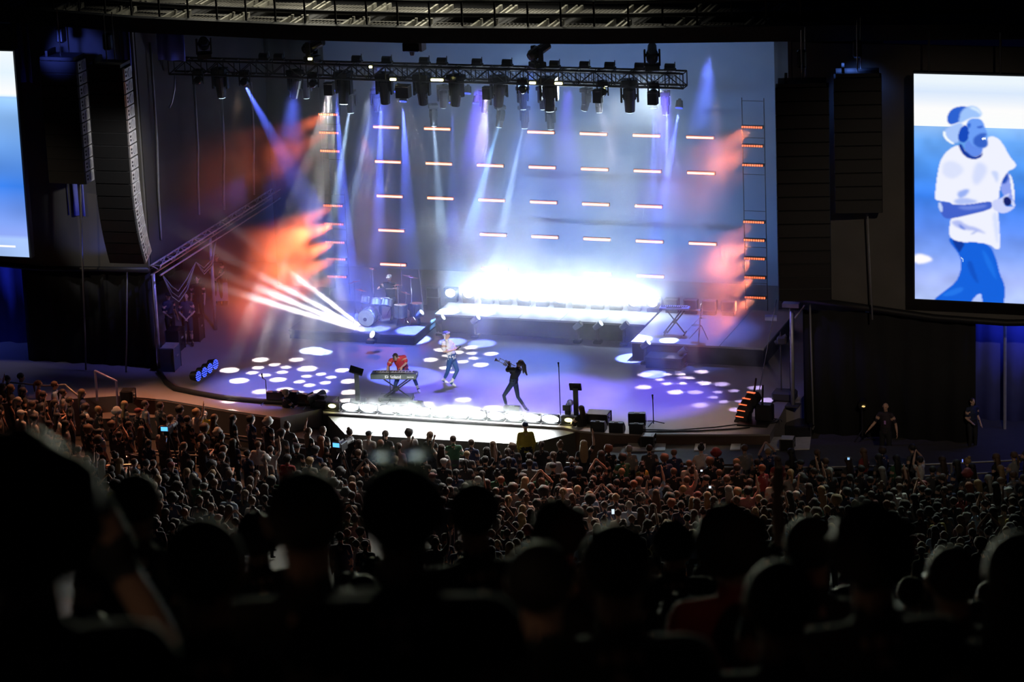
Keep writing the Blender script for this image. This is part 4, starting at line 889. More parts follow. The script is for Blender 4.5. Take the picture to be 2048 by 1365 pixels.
for q, (px, py) in enumerate(((245, 965), (285, 958), (340, 963), (355, 963), (205, 970), (430, 965), (470, 968))):
    p = un(px, py, 'z', -1.1); chair((p.x, p.y, gz(p.x, p.y)), random.uniform(-.2, .2), 'dark folding chair in the left cross aisle, %s of seven' % ordn(q+1))
for q, pts in enumerate(([(220, 905), (300, 903), (420, 905), (540, 920), (660, 938)], [(240, 908), (400, 912), (560, 930), (655, 947)])):
    tag(tube('cable', [un(a_, b_, 'z', -.35) for a_, b_ in pts], .03, mat('grey_cable')), ['upper', 'lower'][q]+' dark cable of the pair strung across the left crowd aisle', 'cable', 'cable pair across the left aisle')

# ------------------------------------------------------------------ LED screens with their live picture (vertex colours on the flat screen)
def inpoly(X, Y, P):
    r = np.zeros(X.shape, bool); n = len(P); j = n-1
    for i in range(n):
        xi, yi = P[i]; xj, yj = P[j]
        c = ((yi > Y) != (yj > Y)) & (X < (xj-xi)*(Y-yi)/(yj-yi+1e-9)+xi); r ^= c; j = i
    return r
def smooth_poly(P, it=2):
    for _ in range(it):
        Q = []
        for a_, b_ in zip(P, P[1:]+P[:1]):
            Q += [(a_[0]*.75+b_[0]*.25, a_[1]*.75+b_[1]*.25), (a_[0]*.25+b_[0]*.75, a_[1]*.25+b_[1]*.75)]
        P = Q
    return P
def blur(M, k):
    for _ in range(k):
        M = (np.pad(M, ((1, 1), (0, 0)), 'edge')[:-2]+M+np.pad(M, ((1, 1), (0, 0)), 'edge')[2:])/3
        M = (np.pad(M, ((0, 0), (1, 1)), 'edge')[:, :-2]+M+np.pad(M, ((0, 0), (1, 1)), 'edge')[:, 2:])/3
    return M
def lin(c): return np.array([(x/12.92 if x <= .04045 else ((x+.055)/1.055)**2.4) for x in c])
def vnoise(X, Y, s, seed):
    r = np.random.default_rng(seed); g = r.random((40, 40)); x = X/s % 39; y = Y/s % 39; i = x.astype(int); j = y.astype(int); fx_ = x-i; fy_ = y-j
    fx_ = fx_*fx_*(3-2*fx_); fy_ = fy_*fy_*(3-2*fy_)
    return (g[j, i]*(1-fx_)+g[j, i+1]*fx_)*(1-fy_)+(g[j+1, i]*(1-fx_)+g[j+1, i+1]*fx_)*fy_
def screen(name, label, tl, wv, hv, img):
    """img: H x W x 3 linear; tl world corner, wv/hv edge vectors"""
    H, W = img.shape[:2]; t = thing(name, label, 'screen', tl)
    v = np.zeros(((H+1)*(W+1), 3)); jj, ii = np.mgrid[0:H+1, 0:W+1]
    v[:] = (np.outer((ii/W).ravel(), wv)+np.outer((jj/H).ravel(), hv))
    a_ = (jj[:-1, :-1]*(W+1)+ii[:-1, :-1]).ravel(); f = np.stack([a_, a_+W+1, a_+W+2, a_+1], 1)
    me = bpy.data.meshes.new('display'); me.vertices.add(len(v)); me.vertices.foreach_set('co', v.ravel())
    me.loops.add(f.size); me.loops.foreach_set('vertex_index', f.ravel().astype(np.int32)); me.polygons.add(len(f)); me.polygons.foreach_set('loop_start', np.arange(0, f.size, 4, dtype=np.int32))
    me.update(); me.validate()
    ca = me.color_attributes.new('Col', 'FLOAT_COLOR', 'CORNER')
    col = np.ones((len(f), 4, 4), np.float32); col[:, :, :3] = img.reshape(-1, 1, 3); ca.data.foreach_set('color', col.ravel())
    m = bpy.data.materials.new('led_picture'); m.use_nodes = True; nt = m.node_tree; b_ = nt.nodes['Principled BSDF']
    va = nt.nodes.new('ShaderNodeVertexColor'); va.layer_name = 'Col'; b_.inputs['Base Color'].default_value = (.02, .02, .02, 1)
    nt.links.new(va.outputs[0], b_.inputs['Emission Color']); b_.inputs['Emission Strength'].default_value = 1.0; m.cycles.emission_sampling = 'NONE'
    me.materials.append(m); o = bpy.data.objects.new('display', me); C.objects.link(o); o.parent = t
    wv = Vector(wv); hv = Vector(hv); n_ = wv.cross(hv).normalized(); n_ = n_ if n_.y > 0 else -n_
    bm = B(); q_ = [Vector((0, 0, 0))-wv*.012-hv*.006, wv*1.012-hv*.006, wv*1.012+hv*1.006, -wv*.012+hv*1.006]
    fr = [bm.verts.new(p_+n_*.03) for p_ in q_]; bk = [bm.verts.new(p_+n_*.28) for p_ in q_]
    bm.faces.new(fr); bm.faces.new(bk[::-1])
    for k in range(4): bm.faces.new((fr[k], fr[(k+1) % 4], bk[(k+1) % 4], bk[k]))
    bmesh.ops.recalc_face_normals(bm, faces=bm.faces); me_obj('cabinet', bm, BLK, t)
    for f_ in (.1, .6): bm = B(); a2 = wv*f_+n_*.15; cyl(bm, a2, a2+Vector((0, 0, 1.2)), .03); me_obj('hanger', bm, DARK, t)
    return t
# picture canvas in the zoomed frame 648 x 1365 (2.843 per photo pixel)
def man_picture():
    W, H = 170, 330; sx = 760/W; sy = 1300/H; X, Y = np.meshgrid((np.arange(W)+.5)*sx+22, (np.arange(H)+.5)*sy+22)
    img = np.zeros((H, W, 3)); t_ = (Y-22)/1300
    def grad(stops):
        ys = [s[0] for s in stops]; return np.stack([np.interp(Y, ys, [lin(s[1])[c] for s in stops]) for c in range(3)], -1)
    img = grad([(0, (.93, .97, 1)), (60, (.93, .97, 1)), (120, (.86, .92, 1)), (170, (.93, .96, 1)), (215, (1, 1, 1)), (318, (.99, 1, 1)), (319, (.55, .74, .97)), (400, (.40, .65, .96)), (560, (.30, .58, .95)), (720, (.22, .50, .93)), (900, (.36, .55, .95)), (1050, (.50, .64, .97)), (1200, (.66, .73, .98)), (1365, (.72, .80, .99))])
    nz = vnoise(X, Y*1.6, 120, 3)[..., None]; nz2 = vnoise(X, Y, 45, 4)[..., None]
    low = (Y > 319)[..., None]
    img = np.where(low, img*(.78+.38*nz+.1*nz2), img)
    img *= (1-.035*((np.arange(H) % 2)[:, None, None]))
    def put(P, c, k=1, al=1., sm=2):
        nonlocal img
        M = blur(inpoly(X, Y, smooth_poly(P, sm)).astype(float), k)[..., None]*al
        img = img*(1-M)+M*lin(c)
    put([(20, 1058), (70, 1058), (130, 1085), (80, 1112), (20, 1118)], (1, .99, 1), 3)
    # trousers
    put([(20, 1460), (130, 1315), (180, 1270), (245, 1215), (275, 1140), (272, 1060), (205, 975), (212, 950), (420, 975), (462, 1060), (480, 1150), (508, 1215), (512, 1270), (500, 1330), (490, 1460), (400, 1460), (388, 1300), (378, 1268), (340, 1300), (250, 1460)], (.04, .38, .87), 1)
    put([(212, 955), (270, 1050), (268, 1030), (300, 980)], (.02, .22, .62), 1)
    put([(300, 1090), (330, 1180), (375, 1230), (350, 1150), (330, 1080)], (.02, .30, .76), 2, .8)
    put([(380, 1000), (440, 1080), (470, 1200), (440, 1160), (400, 1080)], (.10, .46, .93), 2, .7)
    put([(150, 1305), (230, 1250), (300, 1240), (250, 1290)], (.15, .50, .95), 2, .6)
    # far arm
    put([(488, 560), (520, 555), (552, 620), (560, 700), (556, 760), (520, 730), (480, 660)], (.55, .63, .95), 1)
    put([(490, 560), (520, 565), (530, 610), (500, 640), (484, 620)], (.12, .30, .72), 2)
    put([(530, 570), (548, 600), (560, 690), (556, 740), (546, 690), (536, 610)], (.97, .98, 1), 1)
    # T-shirt
    put([(270, 415), (215, 440), (165, 500), (145, 600), (135, 700), (130, 738), (170, 748), (235, 752), (215, 860), (205, 955), (270, 980), (350, 975), (430, 985), (465, 1018), (488, 1000), (478, 900), (472, 760), (482, 640), (520, 560), (560, 545), (570, 520), (535, 480), (500, 410), (470, 370), (420, 362), (390, 420), (360, 480), (320, 490)], (.94, .95, 1), 1)
    put([(175, 520), (240, 510), (300, 560), (240, 620), (170, 600)], (.82, .86, .99), 5, .7)
    put([(360, 500), (420, 540), (400, 600), (350, 660), (330, 600)], (.78, .83, .99), 6, .7)
    put([(250, 690), (300, 670), (322, 672), (310, 700), (265, 735)], (.45, .60, .95), 3, .8)
    put([(240, 730), (300, 720), (380, 740), (300, 762), (235, 760)], (.55, .66, .96), 3, .7)
    put([(215, 860), (270, 850), (300, 880), (360, 890), (420, 930), (350, 910), (280, 905), (240, 890)], (.62, .68, .95), 3, .8)
    put([(255, 870), (290, 890), (302, 910), (270, 900)], (.25, .42, .85), 2, .8)
    put([(318, 935), (345, 915), (365, 905), (350, 925)], (.3, .48, .88), 2, .7)
    put([(430, 560), (475, 560), (470, 640), (455, 610)], (.7, .78, .98), 3, .7)
    put([(440, 800), (470, 800), (478, 900), (470, 1000), (450, 900)], (.80, .85, 1), 3, .7)
    # near arm and hands
    put([(150, 748), (205, 752), (232, 765), (300, 762), (400, 742), (440, 735), (445, 780), (330, 815), (235, 842), (190, 850), (160, 810)], (.25, .38, .80), 1)
    put([(152, 750), (170, 760), (175, 800), (168, 815), (150, 780)], (.75, .82, .98), 1)
    put([(240, 775), (330, 768), (420, 755), (400, 775), (300, 795)], (.45, .55, .90), 3, .8)
    put([(440, 728), (480, 722), (520, 690), (538, 684), (525, 705), (510, 735), (505, 765), (555, 760), (560, 770), (520, 800), (480, 802), (440, 778)], (.80, .83, .99), 1)
    put([(500, 712), (525, 705), (545, 725), (540, 755), (512, 762), (498, 735)], (.05, .12, .42), 1)
    put([(545, 715), (562, 745), (560, 765), (545, 760)], (.85, .88, 1), 1)
    # neck, face
    put([(290, 410), (330, 380), (395, 420), (385, 470), (345, 490), (300, 470)], (.38, .55, .93), 1)
    put([(262, 415), (275, 412), (300, 460), (345, 488), (380, 470), (392, 450), (385, 485), (345, 502), (300, 490), (268, 450)], (.05, .22, .62), 1)
    put([(300, 275), (360, 262), (392, 280), (402, 320), (414, 345), (408, 360), (416, 380), (418, 415), (395, 435), (345, 430), (310, 390)], (.42, .62, .97), 1)
    put([(345, 370), (385, 345), (412, 350), (412, 362), (392, 372), (405, 385), (418, 395), (415, 425), (380, 436), (345, 420), (335, 395)], (.12, .32, .75), 2, .85)
    put([(380, 380), (395, 372), (408, 375), (405, 384), (388, 388)], (.95, .97, 1), 0)
    put([(350, 318), (378, 305), (395, 310), (385, 322)], (.14, .34, .78), 1, .8)
    # trapper hat
    put([(198, 290), (205, 240), (235, 208), (280, 198), (320, 205), (330, 240), (285, 280), (220, 310)], (.16, .38, .82), 1)
    put([(265, 265), (275, 225), (310, 198), (345, 195), (375, 212), (386, 245), (370, 262), (330, 262), (290, 285), (262, 300)], (.62, .77, .99), 2)
    put([(310, 205), (345, 198), (380, 225), (384, 250), (360, 225)], (.85, .93, 1), 2)
    put([(180, 345), (205, 320), (262, 290), (290, 300), (275, 345), (265, 400), (240, 412), (205, 400), (185, 375)], (.66, .78, .99), 2)
    put([(175, 345), (190, 342), (192, 370), (215, 398), (240, 410), (232, 418), (200, 402), (180, 375)], (.98, 1, 1), 1)
    put([(270, 320), (305, 300), (318, 345), (308, 400), (275, 405), (255, 385)], (.05, .28, .74), 1)
    put([(302, 300), (330, 290), (320, 330)], (.20, .42, .85), 1)
    put([(268, 1065), (286, 1072), (288, 1090), (276, 1102), (284, 1085), (276, 1075)], (.85, .92, 1), 0, .8)
    return img
Ys = -13.6
tl = un(1827.5, 147.5, 'y', Ys); bl = un(1830.5, 598, 'y', Ys)
h_ = tl.z-bl.z; trp = un(2048, 155, 'y', Ys); 
screen('led_screen', 'large bright LED screen at right showing a man in fur hat and white T-shirt', tl, Vector((4.0, 0, 0)), Vector((0, 0, -h_)), man_picture())
def left_picture():
    W, H = 90, 200; X, Y = np.meshgrid(np.arange(W)*1.0, np.arange(H)*1.0)
    st = [(0, (.95, .98, 1)), (20, (.9, .96, 1)), (40, (1, 1, 1)), (42, (.93, .98, 1)), (44, (.62, .80, 1)), (90, (.45, .67, .97)), (130, (.22, .50, .92)), (165, (.50, .64, .97)), (178, (.55, .65, .95)), (182, (.66, .78, 1)), (200, (.68, .80, 1))]
    img = np.stack([np.interp(Y, [s[0] for s in st], [lin(s[1])[c] for s in st]) for c in range(3)], -1)
    img = np.where((Y > 44)[..., None], img*(.8+.35*vnoise(X, Y, 22, 8)[..., None]), img)
    M = blur(inpoly(X, Y, [(62, 189), (80, 189), (80, 191), (62, 191)]).astype(float), 0)[..., None]; return img*(1-M)+M
tl2 = un(25.5, 103, 'y', Ys); bl2 = un(58.5, 515, 'y', Ys); h2 = tl2.z-bl2.z
screen('led_screen', 'bright LED screen cut by the left edge of the photo, showing pale blue sky', tl2-Vector((4.0, 0, 0)), Vector((4.0, 0, 0)), Vector((0, 0, -h2)), left_picture())
# ------------------------------------------------------------------ people
def ring_loft(bm, pts, rads, ref=Vector((1, 0, 0)), n=10):
    """pts with (rx, ry) radii; rx along ref, capped round"""
    pts = [Vector(p) for p in pts]; rads = [(r, r) if isinstance(r, (int, float)) else r for r in rads]
    P = []; Rr = []
    t0 = (pts[1]-pts[0]).normalized(); t1 = (pts[-1]-pts[-2]).normalized()
    m0 = min(rads[0]); m1 = min(rads[-1])
    for f, g in ((-.8, .35), (-.5, .8)): P.append(pts[0]+t0*f*m0); Rr.append((rads[0][0]*g, rads[0][1]*g))
    P += pts; Rr += list(rads)
    for f, g in ((.5, .8), (.8, .35)): P.append(pts[-1]+t1*f*m1); Rr.append((rads[-1][0]*g, rads[-1][1]*g))
    rings = []
    for i, p in enumerate(P):
        t = (P[min(i+1, len(P)-1)]-P[max(i-1, 0)]).normalized()
        a = ref-t*ref.dot(t)
        if a.length < .05: a = Vector((0, 1, 0))-t*t.y
        if a.length < .05: a = Vector((0, 0, 1))-t*t.z
        a.normalize(); b = t.cross(a)
        rings.append([bm.verts.new(p+a*math.cos(2*math.pi*k/n)*Rr[i][0]+b*math.sin(2*math.pi*k/n)*Rr[i][1]) for k in range(n)])
    for i in range(len(rings)-1):
        for k in range(n): bm.faces.new((rings[i][k], rings[i][(k+1) % n], rings[i+1][(k+1) % n], rings[i+1][k]))
    bm.faces.new(rings[0][::-1]); bm.faces.new(rings[-1])
def V(*a): return Vector(a)
def hand_prims(ha, d, side, palm, curl=.5, s=1.):
    """palm + five fingers; d: finger direction, side: towards the thumb, palm: palm normal"""
    d = Vector(d).normalized(); side = Vector(side); side = (side-d*side.dot(d)).normalized(); nn = d.cross(side)
    if nn.dot(Vector(palm)) < 0: nn = -nn
    pr = [([ha, ha+d*.045*s, ha+d*.085*s], [(.030*s, .016*s), (.040*s, .017*s), (.040*s, .014*s)], 'skin', side)]
    for k, (o, L) in enumerate(((.028, .075), (.010, .085), (-.009, .078), (-.027, .06))):
        b = ha+d*.085*s+side*o*s; c1 = b+(d*math.cos(curl*.7)+nn*math.sin(curl*.7))*L*.5*s; c2 = c1+(d*math.cos(curl*1.8)+nn*math.sin(curl*1.8))*L*.5*s
        pr.append(([b-d*.02*s, b, c1, c2], [.0095*s, .0095*s, .0085*s, .0075*s], 'skin', side))
    b = ha+d*.025*s+side*.03*s; c1 = b+(side*.7+d*.6+nn*.2).normalized()*.035*s; c2 = c1+(side*.3+d*.8+nn*.5).normalized()*.03*s
    pr.append(([b-side*.01*s, b, c1, c2], [.012*s, .012*s, .011*s, .009*s], 'skin', side))
    return pr
def body_prims(J, fem=False, hands=False, sleeves='short', pants='long', loose=.012):
    """J: joints pel, wai, che, nec, hed, shl, ell, hal, shr, elr, har, hil, knl, anl, tol, hir, knr, anr, tor"""
    sx = (J['shr']-J['shl']).normalized(); k = .92 if fem else 1.
    hx = (J['hir']-J['hil']).normalized(); P = []
    P.append(([J['pel']-V(0, 0, .04), J['pel']+V(0, 0, .04)], [(.155, .115), (.16, .115)], 'bottom', hx))
    nb = J['nec']
    P.append(([J['pel']+(J['wai']-J['pel'])*.3, J['wai'], J['che'], nb*.62+J['che']*.38, nb-(nb-J['che']).normalized()*.02],
              [(.155*k+loose, .12), (.14*k+loose, .108), (.17*k+loose, .12), (.155*k, .10), (.075, .07)], 'top', sx))
    P.append(([J['shl'], J['shr']], [.062*k+.004, .062*k+.004], 'top', V(0, 0, 1)))
    P.append(([nb-(J['hed']-nb)*.15, J['hed']-(J['hed']-nb)*.35], [.056*k, .052*k], 'skin', sx))
    for s in 'lr':
        sh, el, ha = J['sh'+s], J['el'+s], J['ha'+s]
        md = sh+(el-sh)*(.62 if sleeves == 'short' else 1)
        P.append(([sh, md], [.056*k+loose*.7, .05*k+loose], 'top', V(0, 0, 1)))
        P.append(([sh+(el-sh)*.4, el, el+(ha-el)*.3, ha], [.044*k, .040*k, .042*k, .027*k], 'skin' if sleeves == 'short' else 'top', V(0, 0, 1)))
        if hands: P += hand_prims(ha, *hands[s])
        else:
            d = (ha-el).normalized(); P += [([ha, ha+d*.05, ha+d*.09], [(.028, .018), (.036, .02), (.034, .016)], 'skin', sx), ([ha+d*.09, ha+d*.16], [(.030, .014), (.018, .010)], 'skin', sx), ([ha+d*.03+sx*.02, ha+d*.08+sx*.045], [.012, .009], 'skin', sx)]
        hi, kn, an, to = J['hi'+s], J['kn'+s], J['an'+s], J['to'+s]
        P.append(([hi, hi+(kn-hi)*.45, kn] if pants == 'long' else [hi, kn+(hi-kn)*.1], [.092*k, .082*k, .062*k] if pants == 'long' else [.095*k, .08*k], 'bottom', hx))
        P.append(([kn, kn+(an-kn)*.35, an], [.058*k, .058*k, .045*k if pants == 'long' else .036], 'bottom' if pants == 'long' else 'skin', hx))
        P.append(([an+(to-an)*-.25, an+(to-an)*.4-V(0, 0, .0), to], [(.042, .045), (.048, .042), (.042, .03)], 'shoe', hx))
    return P
def head_prims(J, face):
    h = J['hed']; f = Vector(face).normalized(); up = (h-J['nec']).normalized(); up = (up-f*up.dot(f)).normalized(); s = f.cross(up)
    return [([h+up*.05-f*.005, h, h-up*.045+f*.015], [(.066, .082), (.073, .09), (.058, .072)], 'skin', s),
            ([h-up*.07+f*.035, h-up*.095+f*.055], [(.04, .035), (.026, .022)], 'skin', s),
            ([h+up*.02+f*.09, h-up*.025+f*.112], [.010, .015], 'skin', s),
            ([h-up*.052+f*.088-s*.02, h-up*.052+f*.088+s*.02], [.009, .009], 'skin', up),
            ([h+s*.074-up*.02, h+s*.082+up*.02], [.012, .016], 'skin', f), ([h-s*.074-up*.02, h-s*.082+up*.02], [.012, .016], 'skin', f)], f, up, s
TAGS = ['skin', 'top', 'bottom', 'shoe']
def make_body(name, J, mats, face=(0, 1, 0), vox=.018, ratio=.5, fem=False, hands=None, **kw):
    P = body_prims(J, fem, hands, **kw); H, f, up, s = head_prims(J, face); P += H
    bm = B(); tg = []; co = []
    for pts, rads, t_, ref in P:
        n0 = len(bm.verts); ring_loft(bm, pts, rads, ref); bm.verts.ensure_lookup_table()
        for v in bm.verts[n0:]: co.append(v.co.copy()); tg.append(TAGS.index(t_))
    kd = kdtree.KDTree(len(co))
    for i, c in enumerate(co): kd.insert(c, i)
    kd.balance(); bmesh.ops.recalc_face_normals(bm, faces=bm.faces)
    me = bpy.data.meshes.new('tmp'); bm.to_mesh(me); bm.free(); o = bpy.data.objects.new('tmp', me); C.objects.link(o)
    r = o.modifiers.new('r', 'REMESH'); r.mode = 'VOXEL'; r.voxel_size = vox
    r = o.modifiers.new('s', 'SMOOTH'); r.factor = .5; r.iterations = 2
    if ratio < 1: r = o.modifiers.new('d', 'DECIMATE'); r.ratio = ratio
    dg = bpy.context.evaluated_depsgraph_get(); me2 = bpy.data.meshes.new_from_object(o.evaluated_get(dg)); bpy.data.objects.remove(o); bpy.data.meshes.remove(me)
    me2.name = name; me2.materials.clear()
    for m in mats: me2.materials.append(m)
    for p in me2.polygons: p.material_index = tg[kd.find(p.center)[1]]; p.use_smooth = True
    return me2
def hair_mesh(J, face, style, m, seed=0, low=False):
    h = J['hed']; _, f, up, s = head_prims(J, face); R_ = Matrix((s, f, up)).transposed(); r = random.Random(seed)
    bm = B(); sub = 1 if low else (3 if low is None else 2)
    def bl(c, sc): return ball(bm, h+R_ @ Vector(c), sc, sub, R_)
    if style == 'short': bl((0, -.018, .030), (.084, .094, .088))
    elif style == 'curly':
        for v in bl((0, -.02, .035), (.098, .11, .102)): v.co += (v.co-h).normalized()*r.uniform(-.012, .018)
    elif style == 'afro':
        for v in bl((0, -.025, .045), (.125, .135, .125)): v.co += (v.co-h).normalized()*r.uniform(-.012, .015)
    elif style == 'long':
        bl((0, -.018, .028), (.088, .098, .09)); ring_loft(bm, [h+R_ @ V(0, -.045, .0), h+R_ @ V(0, -.07, -.12), h+R_ @ V(0, -.085, -.27)-V(0, 0, .02), h-V(0, 0, .40)+R_ @ V(0, -.10, 0)*1], [(.085, .055), (.10, .05), (.10, .04), (.06, .02)], s, 8)
    elif style == 'bun':
        bl((0, -.018, .026), (.084, .095, .087)); bl((0, -.06, .12), (.045, .045, .042))
    elif style == 'pony':
        bl((0, -.018, .026), (.084, .095, .087)); ring_loft(bm, [h+R_ @ V(0, -.1, .05), h+R_ @ V(0, -.14, -.03), h+R_ @ V(0, -.13, -.2)], [.022, .032, .012], s, 7)
    elif style == 'cap':
        bl((0, -.008, .05), (.087, .1, .07)); ring_loft(bm, [h+R_ @ V(0, .08, .045), h+R_ @ V(0, .15, .035)], [(.07, .01), (.055, .008)], s, 8)
    elif style == 'bucket':
        bl((0, -.005, .055), (.09, .1, .07)); ring_loft(bm, [h+R_ @ V(0, 0, .065), h+R_ @ V(0, 0, .025)], [(.095, .11), (.14, .15)], s, 12)
    elif style == 'bald': bl((0, -.012, .02), (.075, .09, .083))
    bmesh.ops.recalc_face_normals(bm, faces=bm.faces)
    me = bpy.data.meshes.new('hair'); bm.to_mesh(me); bm.free(); me.materials.append(m)
    for p in me.polygons: p.use_smooth = True
    return me
def eyes(t, J, face):
    _, f, up, s = head_prims(J, face); h = J['hed']
    for q in (-1, 1):
        bm = B(); ball(bm, h+f*.082+s*.031*q+up*.012, (.012, .01, .008), 1); me_obj('eye', bm, mat('eye_dark', (.03, .02, .02), .2), t)
def std(**k):
    """standing rest pose, local frame: x right, y forward, z up, feet at 0"""
    J = dict(pel=V(0, 0, .93), wai=V(0, -.01, 1.08), che=V(0, -.01, 1.27), nec=V(0, -.02, 1.46), hed=V(0, .005, 1.63),
             shl=V(-.165, -.01, 1.41), shr=V(.165, -.01, 1.41), ell=V(-.22, -.03, 1.13), elr=V(.22, -.03, 1.13), hal=V(-.21, .07, .90), har=V(.21, .07, .90),
             hil=V(-.09, 0, .89), hir=V(.09, 0, .89), knl=V(-.10, .03, .49), knr=V(.10, .03, .49), anl=V(-.11, -.01, .09), anr=V(.11, -.01, .09), tol=V(-.13, .13, .035), tor=V(.13, .13, .035))
    J.update(k); return J
SK = mat('skin_light', (.62, .40, .30), .5, var=.08); SKD = mat('skin_brown', (.20, .11, .08), .5, var=.08)
JEANS = mat('blue_jeans', (.03, .10, .25), .8, var=.15, scale=20); BLKC = mat('black_cloth', (.015, .015, .018), .85); WHC = mat('white_cloth', (.85, .85, .86), .85, var=.05, scale=8, bump=.3)
SHOEW = mat('white_shoe', (.8, .8, .8), .5); SHOEB = mat('black_shoe', (.02, .02, .02), .5)
HB = mat('hair_dark', (.03, .02, .016), .6, bump=.4, scale=60)
def person(label, mesh, loc, rz=0, hair=None, group=None, cat='person', scale=1., name='person'):
    o = bpy.data.objects.new(name, mesh); C.objects.link(o); o.location = loc; o.rotation_euler = (0, 0, rz); o.scale = (scale,)*3
    tag(o, label, cat, group)
    if hair: h = bpy.data.objects.new('hair', hair); C.objects.link(h); h.parent = o
    return o
AZ = math.atan2(HX.y, HX.x)          # local frames of the performers: x = picture right, y = away from the camera
class PF:                            # pixel offsets from a foot point -> local joints
    def __init__(s, px, py, z=0): s.o = un(px, py, 'z', z); s.px, s.py = px, py; s.k = FPX/proj(s.o)[2]; s.R = Matrix.Rotation(-AZ, 3, 'Z')
    def j(s, px, py, dy=0):
        """point seen at pixel, dy metres further away"""
        x = (px-s.px)/s.k; el = math.radians(16.9); z = ((s.py-py)/s.k-dy*math.sin(el))/math.cos(el); roll = -.04
        return V(x*math.cos(roll)-(z)*.04*-1*-1*0, dy, z+x*.04)
# --- singer in white T-shirt and trapper hat
f = PF(903, 773)
J = dict(pel=f.j(906, 716), wai=f.j(905, 705), che=f.j(901, 693), nec=f.j(897, 681.5), hed=f.j(898, 671), shl=f.j(892, 685.5, -.12), shr=f.j(904, 685, .12),
         ell=f.j(891, 704, -.2), hal=f.j(911, 701, -.22), elr=f.j(914, 698, .1), har=f.j(917, 699, -.02),
         hil=f.j(903, 719, -.08), hir=f.j(909, 719, .08), knl=f.j(896, 744, .1), anl=f.j(887, 760, .38), tol=f.j(896, 766, .36), knr=f.j(916, 742, 0), anr=f.j(903, 766.5, 0), tor=f.j(911, 772.5, 0))
hd = {'l': (V(1, .1, .15), V(0, .3, 1), V(0, 1, 0), .9), 'r': (V(.6, -.6, .1), V(0, 0, 1), V(-1, 0, 0), 1.1)}
fc = V(.85, -.45, .12)
me = make_body('singer', J, [SK, WHC, JEANS, SHOEW], fc, .012, .5, hands=hd, loose=.035)
o = person('male singer in white T-shirt, jeans and fur-trimmed trapper hat, leaning back mid-stage', me, f.o, AZ, None)
_, ff, uu, ss = head_prims(J, fc); R_ = Matrix((ss, ff, uu)).transposed(); h = J['hed']
bm = B(); ball(bm, h+R_ @ V(0, -.015, .06), (.092, .105, .085), 2, R_); me_obj('hat_crown', bm, mat('hat_grey', (.25, .30, .42), .8), o, True)
bm = B(); FUR = mat('pale_fur', (.8, .78, .75), .9, bump=.6, scale=40)
ring_loft(bm, [h+R_ @ V(-.07, .06, .06), h+R_ @ V(0, .1, .075), h+R_ @ V(.07, .06, .06)], [.03, .036, .03], uu, 8)
ring_loft(bm, [h+R_ @ V(-.085, -.02, .04), h+R_ @ V(-.1, -.02, -.08)], [.035, .03], ff, 8); ring_loft(bm, [h+R_ @ V(.085, -.02, .04), h+R_ @ V(.1, -.02, -.08)], [.035, .03], ff, 8)
ring_loft(bm, [h+R_ @ V(-.09, -.05, .03), h+R_ @ V(0, -.11, .02), h+R_ @ V(.09, -.05, .03)], [.035, .035, .035], uu, 8)
me_obj('hat_fur_trim', bm, FUR, o, True); eyes(o, J, fc)
mp = f.o+Matrix.Rotation(AZ, 3, 'Z') @ (J['hal']+V(.07, -.01, -.01)); dd = Matrix.Rotation(AZ, 3, 'Z') @ V(.75, -.1, .6)
t = thing('microphone', 'black handheld microphone in the singer hand', 'microphone', mp)
bm = B(); cyl(bm, (0, 0, 0), dd*.16, .014, .02, 10); me_obj('body', bm, BLK, t)
bm = B(); ball(bm, dd*.18, .03, 2); me_obj('grille', bm, DARK, t)
# --- trumpet player, leaning back in dark clothes
f = PF(1034, 820)
J = dict(pel=f.j(1029.5, 764), wai=f.j(1031, 754), che=f.j(1036, 744), nec=f.j(1040, 736), hed=f.j(1043.5, 729), shl=f.j(1031, 739, -.13), shr=f.j(1043, 740, .13),
         ell=f.j(1018.5, 739, -.16), hal=f.j(1021, 728.5, -.08), elr=f.j(1026, 744, .12), har=f.j(1023, 730, .04),
         hil=f.j(1026, 767, -.07), hir=f.j(1033, 767, .07), knl=f.j(1009, 790, -.08), anl=f.j(1013.5, 812, .12), tol=f.j(1009, 815.5, .1), knr=f.j(1037, 795, 0), anr=f.j(1052, 819, -.12), tor=f.j(1057, 823, -.14))
fc = V(-.9, -.15, .42)
hd = {'l': (V(.25, .1, 1), V(-1, 0, .2), V(1, 0, 0), 1.3), 'r': (V(-.1, -.3, 1), V(1, 0, 0), V(-1, 0, 0), 1.3)}
me = make_body('trumpeter', J, [SKD, BLKC, mat('dark_blue_trousers', (.02, .035, .07), .7), mat('purple_shoe', (.12, .08, .35), .5)], fc, .012, .5, True, hands=hd, sleeves='long', loose=.03)
o = person('trumpet player in dark clothes with long braids, bending backwards at the stage lip', me, f.o, AZ)
bm = B(); hh = J['hed']; ball(bm, hh+V(.03, 0, .03), (.1, .105, .1), 2)
ring_loft(bm, [hh+V(.07, 0, .03), hh+V(.13, -.02, -.05), f.j(1053, 742)+V(0, -.05, 0), f.j(1056.5, 751)+V(0, -.06, 0)], [.06, .055, .045, .02], V(0, 1, 0), 8)
ring_loft(bm, [hh+V(.06, .05, .0), hh+V(.09, .06, -.12), f.j(1049.5, 749)+V(0, .06, 0)], [.05, .04, .015], V(0, 1, 0), 8)
me_obj('braids', bm, HB, o, True); eyes(o, J, fc)
a = f.j(1034, 732.5, -.02); b = f.j(1000, 712.5, -.06); RA = Matrix.Rotation(AZ, 3, 'Z')
t = thing('trumpet', 'raised trumpet pointing up to the left at the player lips', 'trumpet', f.o+RA @ a); t.rotation_euler = (0, 0, AZ)
